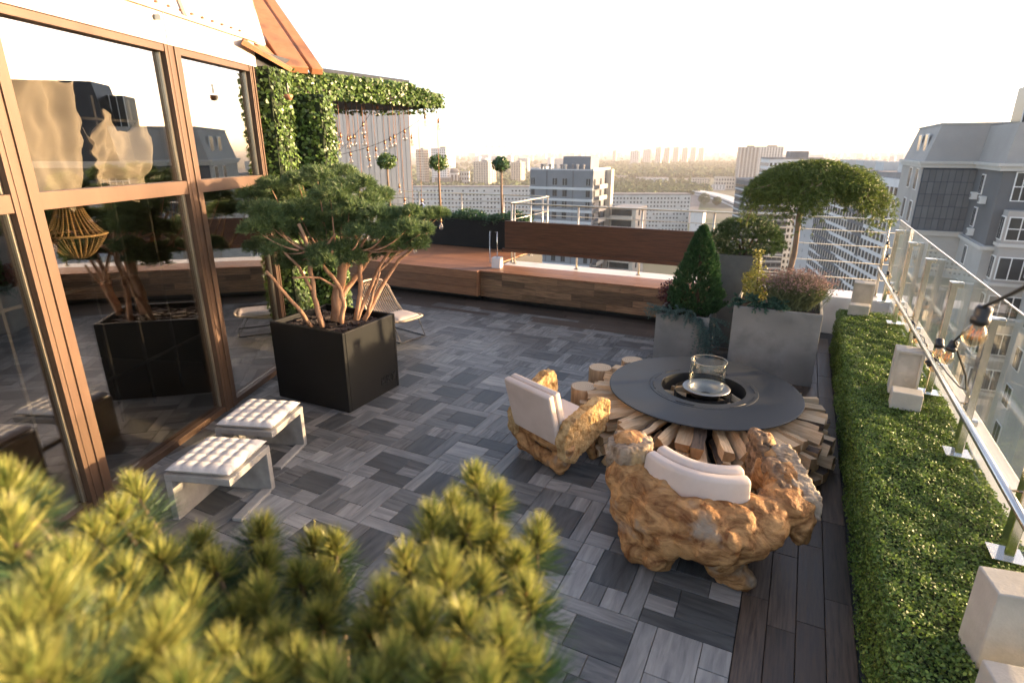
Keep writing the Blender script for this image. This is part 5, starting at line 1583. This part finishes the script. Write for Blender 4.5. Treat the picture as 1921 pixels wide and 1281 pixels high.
for x in (-w / 2 + 5.6, -w / 2 + 14.1):
    MB().box((x, -d / 2 - .05, h / 2), (.25, .1, h - .2)).build('pilaster', M['c_slate'], gt)
MB().box((w / 2 + .9, d / 2 - 3.0, h / 2 - .5), (1.8, 2.6, h + 1)).build('stair_shaft', M['c_cream'], gt)
# its lower wing
wg = empty('tower_wing', (-49.5, 186, GZ), 0, 'lower cream wing with balconies beside the grey tower', 'building')
MB().box((0, 0, 30.5), (8, 14, 61)).build('wall', M['c_cream'], wg)
for f in range(9):
    MB().box((-.5, -7.6, 58 - f * FL), (7, 1.2, 1.1)).build('balcony', M['c_cream'], wg)
    MB().box((-.5, -7.03, 59.6 - f * FL), (6.4, .1, 1.9)).build('window', M['win'], wg)
    MB().box((4.03, -3, 59.4 - f * FL), (.1, 1.4, 1.6)).build('window', M['win'], wg)

# --- long slab blocks in the middle distance
def slab_block(label, xa, xb, yt, F, mat, cols, rows, depth=14, rz_extra=0):
    A, B = atF(xa, yt, F), atF(xb, yt, F)
    zt = (A.z + B.z) / 2
    A.z = B.z = 0
    L = (B - A).length; ang = math.atan2((B - A).y, (B - A).x) + rz_extra
    c = (A + B) / 2 + Vector((-math.sin(ang), math.cos(ang), 0)) * depth / 2
    return tower('slab_block', label, c, L, depth, zt, ang, mat, cols, 3, rows, None, False, .46, .40)
slab_block('long pale slab block with rows of small windows right of the grey tower', 1130, 1296, 366, 443, 'c_pale', 26, 15)
slab_block('long blue-grey slab block beyond the deck railing, left of the grey tower', 772, 998, 352, 470, 'c_pale', 34, 15)
p = atF(1308, 399, 430); tower('end_block', 'blank white end block beside the pale slab', (p.x, p.y + 6), 9, 12, p.z, 0, 'c_white', 1, 1, 2, None, False, .05, .05)

# --- far towers that can be told apart
FT_ = [('tan far tower nearest the pale ribbed wall', 778, 802, 281, 350, 'c_tan', 4, 14), ('broad white-grey far tower behind the middle ball tree', 802, 848, 279, 351, 'c_white', 7, 16), ('tan far tower with bright side left of the right ball tree', 880, 925, 304, 352, 'c_tan', 6, 14), ('tan far tower just right of the right ball tree', 953, 982, 305, 346, 'c_tan', 4, 13),
       ('small cream tower at the left end of the distant row', 1147, 1156, 283, 306, 'c_cream', 3, 12), ('grey tower of the distant row behind the trees', 1178, 1200, 284, 311, 'c_pale', 4, 12), ('second grey tower of the distant row behind the trees', 1202, 1222, 281, 310, 'c_pale', 4, 12)]
for lab, x0, x1, yt, yb, m, nx, fl in FT_: far_tower(lab, x0, x1, yt, yb, m, nx, 3, fl)
for k, (x0, x1) in enumerate(((1226, 1240), (1242, 1256), (1259, 1273), (1276, 1290), (1292, 1305), (1307, 1320))):
    far_tower(('first', 'second', 'third', 'fourth', 'fifth', 'last')[k] + ' cream tower from the left in the row above the wood', x0, x1, 277 + k % 2, 311 - k, 'c_cream', 3, 3, 14, depth=.8, group='row of cream towers above the wood')
for k, x in enumerate((914, 925, 938, 949)):
    p, w_, zt, F = by_px(x - 2.5, x + 2.5, 274, 291)
    tower('thin_tower', ('first', 'second', 'third', 'fourth')[k] + ' of four thin hazy towers on the horizon above the right ball tree', (p.x, p.y), w_, w_, zt, 0, 'c_pale', 2, 2, 14, 'four thin horizon towers', False)
# domed glass building by the water tower trees
p = at(850, 350, GZ); F = p.dot(_hf)
e = empty('round_building', p, 0, 'round-fronted glass building with a domed roof behind the deck', 'building')
MB().lathe([(15, 0), (15, 30)], (0, 0, 0), 24).build('drum', M['c_white'], e, smooth=True)
MB().lathe([(16, 30), (16, 33), (12, 38), (5, 41), (0, 42)], (0, 0, 0), 24).build('dome', M['c_slate'], e, smooth=True)
for k in range(12): MB().box((15.1 * math.cos(k * .52), 15.1 * math.sin(k * .52), 14), (.4, 5, 24), rz=k * .52).build('window', M['win'], e)

# ribbed grey towers at right
for lab, x0, x1, yt, yb, m, nx in (('ribbed grey tower left of the umbrella tree', 1376, 1412, 277, 357, 'c_attic', 5), ('wide ribbed pale tower just behind the ribbed grey one', 1408, 1458, 276, 350, 'c_pale', 9)):
    p, w_, zt, F = by_px(x0, x1, yt, yb)
    e = tower('ribbed_tower', lab, (p.x, p.y + 10), w_ * .95, 18, zt, R(26), m, nx, 4, 24, None, True, .45, .55)
    mb = MB()
    for i in range(nx + 1): mb.box((-w_ * .475 + w_ * .95 * i / nx, -9.3, (zt - GZ) / 2), (.9, .7, zt - GZ))
    o = mb.build('ribs', M['c_white'], e); o['kind'] = 'stuff'

# --- white and dark residential complex on the right
ang = R(13.5)
ddir = _hf * math.cos(ang) + _rt * math.sin(ang)
ref = _hf * 190 + _rt * 107
nl = Vector((-ddir.y, ddir.x, 0))          # faces left, to the camera
if nl.dot(-ref) < 0: nl = -nl
Lw = 118
cen = ref + ddir * (-.5) - nl * 9
zt = -4.0
e = empty('residential_wing', (cen.x, cen.y, GZ), math.atan2(ddir.y, ddir.x), 'white residential wing with dark stepped panels, right behind the glass railing', 'building')
h = zt - GZ
MB().box((0, 0, h / 2), (Lw, 18, h)).build('wall', M['c_white'], e)
MB().box((0, 0, h + .7), (Lw - 2, 16, 1.4)).build('roof', M['c_roof'], e)
for k in range(4): MB().box((-30 + 18 * k, 2, h + 2.6), (7, 6, 2.6)).build('roof_house', M['c_pale'], e)
sgn = 1 if (Matrix.Rotation(math.atan2(ddir.y, ddir.x), 3, 'Z') @ Vector((0, 1, 0))).dot(nl) > 0 else -1
mbw, mbn, mbr, mbs = MB(), MB(), MB(), MB()
NC, NR = 40, 23
for i in range(NC):
    for j in range(NR):
        u = -Lw / 2 + Lw * (i + .5) / NC; z = h - 3.0 - j * 3.05
        dark = ((i // 2 + j) % 9) < 4 and i > 12
        if dark: mbn.box((u, sgn * 9.02, z), (Lw / NC, .12, 3.05))
        if i >= 34 and j > 2: (mbr if (i + j) % 3 == 0 else mbn).box((u, sgn * 9.12, z - .4), (Lw / NC * .9, .3, 1.2))
        mbw.box((u, sgn * 9.08, z), (1.35, .2, 2.0))
        mbs.box((u + .9, sgn * 9.10, z), (.45, .28, 2.0))
for nm, mb, m in (('windows', mbw, 'win'), ('dark_panels', mbn, 'c_slate'), ('red_balconies', mbr, 'c_red'), ('window_reveals', mbs, 'c_cream')):
    o = mb.build(nm, M[m], e); o['kind'] = 'stuff'
# gable wing to its left and the upper wing behind
p = atF(1516, 400, 225); tower('residential_gable', 'plain grey gable block behind the umbrella tree trunk', (p.x, p.y + 8), 8.5, 20, -20, R(0), 'c_white', 1, 6, 18, None, False, .01, .4)
p = atF(1470, 303, 300); tower('residential_back_wing', 'white back wing with dark window bands above the umbrella tree crown', (p.x + 3, p.y + 12), 25, 22, p.z + 1, R(14), 'c_white', 12, 8, 22, None, True, .55, .55)
p = atF(1405, 340, 290); tower('residential_low_wing', 'lower dark-banded wing left of the umbrella tree', (p.x + 6, p.y + 10), 20, 24, p.z, R(20), 'c_slate', 8, 8, 18, None, False, .8, .4, 'c_band')
p = atF(1640, 332, 235); tower('residential_end_wing', 'white end wing with a grey roof terrace right of the umbrella tree', (p.x + 8, p.y + 8), 40, 20, p.z, R(-8), 'c_white', 16, 8, 23, None, True, .5, .55)

# --- large grey building at the right edge
rb = empty('grey_apartment_building', (12, 72, GZ), 0, 'grey apartment building with slate panels and white windows at the right edge', 'building')
def RB(mb, name, mat, parent=None, **k):
    o = mb.build(name, M[mat], parent or rb, **k)
    if parent is None: o.location = Vector((-12, -72, -GZ))
    return o
mb = MB(); mb.mm(10, 30, 69.6, 84, GZ, -4.6); RB(mb, 'lower_wall', 'c_plaster')
mb = MB(); mb.mm(10.06, 30, 69.66, 84, -4.598, 1.4); RB(mb, 'upper_wall', 'c_navy')
# left face of the upper storeys is plain
mb = MB(); mb.mm(10.0, 10.055, 69.8, 84, -4.59, 1.39); RB(mb, 'side_cladding', 'c_attic')
for z, hh_, pr in ((1.402, .35, .25), (1.754, .25, .45), (-4.95, .30, .30), (-4.62, .12, .45)):
    mb = MB(); mb.mm(10 - pr, 30, 69.6 - pr, 84, z, z + hh_); RB(mb, 'cornice', 'c_cornice')
# attic with sloped faces
vs = [(10, 69.6, 2.006), (30, 69.6, 2.006), (30, 84, 2.006), (10, 84, 2.006), (10.9, 70.3, 5.3), (30, 70.3, 5.3), (30, 84, 5.3), (10.9, 84, 5.3)]
mb = MB().add(vs, [(3, 2, 1, 0), (4, 5, 6, 7), (0, 1, 5, 4), (1, 2, 6, 5), (2, 3, 7, 6), (3, 0, 4, 7)]); RB(mb, 'attic', 'c_attic')
mb = MB(); mb.mm(10.8, 30, 70.2, 84, 5.303, 5.45); RB(mb, 'attic_cap', 'c_cornice')
pw_, ph_ = .52, 1.15
pnl = MB().box((0, 0, 0), (pw_ - .04, .06, ph_ - .05)).mesh('panel', M['c_slate'])
for i in range(8):
    for j in range(5):
        o = link('panel', pnl, rb); o.location = (10.1 + pw_ * (i + .5) - 12, 69.64 - 72, 1.25 - ph_ * (j + .5) - GZ)
def window(x, y, z, w_, h_, axis, panes=2, rows=1, frame='win_frame'):
    """white-framed window; axis 'y' = on a face looking to -Y, 'x' = on a face looking to -X"""
    e_ = MB()
    if axis == 'y': e_.box((x, y - .03, z), (w_, .10, h_))
    else: e_.box((x - .03, y, z), (.10, w_, h_))
    o = RB(e_, 'window', frame)
    pwid = (w_ - .08 * (panes + 1)) / panes; phei = (h_ - .08 * (rows + 1)) / rows
    for a in range(panes):
        for b in range(rows):
            u = -w_ / 2 + .08 + pwid / 2 + a * (pwid + .08); v = -h_ / 2 + .08 + phei / 2 + b * (phei + .08)
            mb = MB()
            if axis == 'y': mb.box((x + u, y - .075, z + v), (pwid, .03, phei))
            else: mb.box((x - .075, y + u, z + v), (.03, pwid, phei))
            mb.build('pane', M['win'], o)
    return o
for zc_, yy_ in ((3.65, (73.2, 77.2)), (.25, (72.0, 76.4)), (-2.9, (72.0, 76.4))):
    for y in yy_: window(10.35 if zc_ > 2 else 10.0, y, zc_, 1.6, 1.8 if zc_ > 2 else 2.1, 'x', 2)
# projecting bay
mb = MB(); mb.mm(14.2, 30, 61, 69.595, GZ, -4.6); RB(mb, 'bay_lower', 'c_plaster')
mb = MB(); mb.mm(14.25, 30, 61.05, 69.59, -4.595, 1.4); RB(mb, 'bay_upper', 'c_slate')
for z, hh_, pr in ((1.403, .35, .25), (1.755, .25, .45), (-4.95, .30, .30)):
    mb = MB(); mb.mm(14.2 - pr, 30, 61 - pr, 69.1, z + .001, z + hh_ - .001); RB(mb, 'cornice', 'c_cornice')
mb = MB().add([(14.2, 61, 2.01), (30, 61, 2.01), (30, 69.59, 2.01), (14.2, 69.59, 2.01), (14.6, 61.4, 5.1), (30, 61.4, 5.1), (30, 70.29, 5.1), (14.6, 70.29, 5.1)], [(3, 2, 1, 0), (4, 5, 6, 7), (0, 1, 5, 4), (1, 2, 6, 5), (2, 3, 7, 6), (3, 0, 4, 7)]); RB(mb, 'bay_attic', 'c_attic')
mb = MB().add([(15.6, 60.9, 2.0), (30, 60.9, 2.0), (30, 66, 2.0), (15.6, 66, 2.0), (17.0, 62.0, 9.0), (30, 62.0, 9.0), (30, 66, 9.0), (17.0, 66, 9.0)], [(3, 2, 1, 0), (4, 5, 6, 7), (0, 1, 5, 4), (1, 2, 6, 5), (2, 3, 7, 6), (3, 0, 4, 7)]); RB(mb, 'black_mansard', 'c_black')
mb = MB(); mb.mm(15.2, 17.2, 64, 67, 5.11, 8.0); lan = RB(mb, 'lantern', 'c_black')
for x in (15.2, 15.85, 16.5, 17.15):
    mb = MB(); mb.mm(x, x + .06, 63.93, 63.995, 5.12, 8.0); RB(mb, 'lantern_bar', 'win_frame')
for zc_ in (.1, -2.75, -6.2, -9.4, -12.6): window(14.22, 66.4, zc_, 1.1, 1.75, 'x', 2)
for k, zc_ in enumerate((.2, -3.0)): window(16.2, 61.02, zc_, 2.2, 2.3, 'y', 4, 2)
# glazed oriel stack on the bay
mb = MB(); mb.mm(14.9, 18.5, 59.6, 60.995, GZ, -1.6); RB(mb, 'oriel', 'c_attic')
for zc_ in (-3.0, -6.2, -9.4, -12.6, -15.8):
    window(16.7, 59.6, zc_, 3.3, 1.9, 'y', 4, 2 if zc_ > -5 else 1); window(14.9, 60.3, zc_, 1.1, 1.9, 'x', 2)
    mb = MB(); mb.mm(14.75, 18.65, 59.45, 60.99, zc_ - 1.45, zc_ - 1.2); RB(mb, 'oriel_band', 'c_cornice')
for x, y, z in ((14.0, 67.4, -.95), (14.0, 64.2, -1.1), (14.0, 65.6, -4.0)):
    mb = MB(); mb.box((x, y, z), (.42, .85, .62) if x == 14.0 else (.85, .42, .62)); a_ = RB(mb, 'air_conditioner', 'ac_white')
    mb = MB(); mb.lathe([(.0, .0), (.2, 0), (.2, .03), (0, .03)], (0, 0, 0), 12); f_ = mb.build('fan', M['c_roof'], a_)
    f_.location = (x - .24 if x == 14.0 else x, y if x == 14.0 else y - .24, z); f_.rotation_euler = (0, -math.pi / 2, 0) if x == 14.0 else (math.pi / 2, 0, 0)
# nearer bay low at the frame edge
mb = MB(); mb.mm(17.2, 30, 52, 60.9, GZ, -6.8); RB(mb, 'near_bay', 'c_plaster')
mb = MB(); mb.mm(16.9, 30, 51.7, 60.9, -6.795, -6.2); RB(mb, 'cornice', 'c_cornice')
for zc_ in (-9.5, -12.8, -16.0, -19.3): 
    window(17.2, 56.5, zc_, 1.6, 1.8, 'x', 2)

# --- low-rise blocks and houses that show between the trees
for lab, x0, x1, yt, yb, m, nx in (('low beige block under the ribbed towers, left one', 1293, 1330, 335, 350, 'c_cream', 7), ('low beige block under the ribbed towers, right one', 1335, 1382, 333, 356, 'c_cream', 8), ('long pale warehouse among the trees', 1186, 1256, 334, 342, 'c_white', 6), ('brown-roofed shed below the warehouse', 1198, 1240, 345, 350, 'c_tan', 5),
                                   ('small white house at the edge of the wood', 1239, 1258, 351, 356, 'c_white', 3), ('small white house right of the other small white house', 1265, 1276, 350, 356, 'c_white', 2), ('white gabled hall by the road', 1332, 1360, 347, 357, 'c_white', 4), ('grey low block left of the warehouse', 1146, 1178, 330, 338, 'c_tan', 5),
                                   ('grey block low between the tan towers', 857, 880, 322, 350, 'c_pale', 4), ('dark low block below the broad white tower', 810, 845, 334, 352, 'c_slate', 6)):
    p, w_, zt, F = by_px(x0, x1, yt, yb)
    tower('low_block', lab, (p.x, p.y + 8), w_ * .85, max(10, w_ * .35), zt, R(18), m, nx, 2, 3, None, False)
# curved white viaduct-like hall at the right
pts = [at(x, y, GZ) for x, y in ((1302, 364), (1330, 369), (1360, 377), (1390, 390))]
e = empty('white_hall', pts[0], 0, 'long low white roof curving beside the road', 'building')
for i in range(3):
    a, b = pts[i] - pts[0], pts[i + 1] - pts[0]
    mb = MB(); mb.bar(a + Vector((0, 0, 3.5)), b + Vector((0, 0, 3.5)), 22 - i * .4, 7 - i * .05); mb.build('hall', M['c_white'], e)
    mb = MB(); mb.bar(a + Vector((0, 0, 4)), b + Vector((0, 0, 4)), 22.6, 2); mb.build('window_band', M['c_slate'], e)

# scattered hazy city towards the horizon
mats = ['c_cream', 'c_pale', 'c_white', 'c_tan', 'c_pale']
proto = []
for k in range(10):
    w_, d_, h_ = random.uniform(22, 60), random.uniform(14, 24), random.choice((16, 28, 30, 48, 55, 70))
    m = mats[k % 5]
    mb = MB(); mb.box((0, 0, h_ / 2), (w_, d_, h_)); me1 = mb.mesh('wall', M[m])
    mb = MB()
    fl = max(4, int(h_ / 3.2))
    win_grid(mb, 's', w_, d_, 1, h_ - 1, max(4, int(w_ / 4)), fl, .45, .45, .08); win_grid(mb, 'e', w_, d_, 1, h_ - 1, 3, fl, .45, .45, .08)
    proto.append((me1, mb.mesh('windows', M['win'])))
for k in range(230):
    px = random.uniform(760, 1710)
    yb = 282.0 + random.choice((random.uniform(8, 16), random.uniform(10, 22), random.uniform(12, 40)))
    if 1090 < px < 1400 and yb > 296: yb = 282 + random.uniform(8, 14)
    p = at(px, yb, GZ)
    e = empty('city_block', p, random.choice((0, 0, R(20), R(-30), R(90))), 'small pale far-off city block in the haze ' + ('left of the grey tower' if px < 995 else 'between the grey and ribbed towers' if px < 1376 else 'right of the ribbed towers'), 'building', 'far hazy city blocks ' + ('at left' if px < 995 else 'at centre' if px < 1376 else 'at right'))
    a, b = random.choice(proto)
    link('wall', a, e); o = link('windows', b, e); o['kind'] = 'stuff'

# trees of the city: lumpy crowns in one mass per district
M['far_tree'] = mk('far_tree', (.035, .062, .020), (.085, .115, .035), rough=.9, scale=.12, island=.4, world=True)
ico = None
bm = bmesh.new(); bmesh.ops.create_icosphere(bm, subdivisions=2, radius=1.0)
IV = np.array([v.co[:] for v in bm.verts]); IFc = np.array([[v.index for v in f.verts] for f in bm.faces]); bm.free()
def tree_mass(name, spots, parent=None):
    tris = []
    for (p, r) in spots:
        ns = 1 + .35 * np.sin(IV[:, 0] * 5 + p.x) * np.sin(IV[:, 1] * 6 + p.y) + .2 * rng.normal(0, 1, len(IV))
        v = IV * ns[:, None] * np.array([r, r, r * .8]) + np.array([p.x, p.y, p.z + r * .75])
        tris.append(v[IFc])
    o = link(name, np_mesh(name, np.concatenate(tris), M['far_tree']), parent)
    tag(o, kind='stuff')
    return o
sp = []
for k in range(2300):
    px = random.uniform(1095, 1420); y = random.uniform(305, 334)
    sp.append((at(px, y, GZ), random.uniform(6, 11)))
tree_mass('woodland', sp)
sp = []
for k in range(700):
    px = random.uniform(1135, 1330); y = random.choice((random.uniform(338, 366), random.uniform(350, 366)))
    sp.append((at(px, y, GZ), random.uniform(3.5, 7)))
for k in range(420):
    px = random.uniform(775, 1000); y = random.uniform(330, 358)
    sp.append((at(px, y, GZ), random.uniform(4, 9)))
for k in range(900):
    px = random.uniform(760, 1720); y = random.uniform(292, 330)
    sp.append((at(px, y, GZ), random.uniform(5, 13)))
tree_mass('woodland', sp)
for lab, px, y, r in (('round green city tree beside the white hall', 1320, 385, 9), ('dark round city tree right of the other beside the white hall', 1344, 386, 6.5)):
    p = at(px, y, GZ)
    e = empty('city_tree', p, 0, lab, 'tree')
    MB().tube([(0, 0, 0), (0, 0, r)], [.5, .3], 8).build('trunk', M['bark_grey'], e)
    P, d_ = ell_points(1500, (0, 0, r * 1.1), (r, r, r * .9), .5, .3, 2)
    foliage('crown', leaves(P, d_, 1.1, .7, .6), M['far_tree'], e)

# ================================================================== haze
M['haze'], nt, out = mat_new('haze')
pv = nt.nodes.new('ShaderNodeVolumePrincipled')
pv.inputs['Color'].default_value = (1.0, .95, .93, 1)
pv.inputs['Density'].default_value = 0.00012
pv.inputs['Anisotropy'].default_value = .0
nt.links.new(pv.outputs[0], out.inputs['Volume'])
hz = MB(); hz.mm(-12000, 12000, -300, 16000, GZ - 1.5, 40)
hzo = hz.build('haze', M['haze']); tag(hzo, kind='stuff')
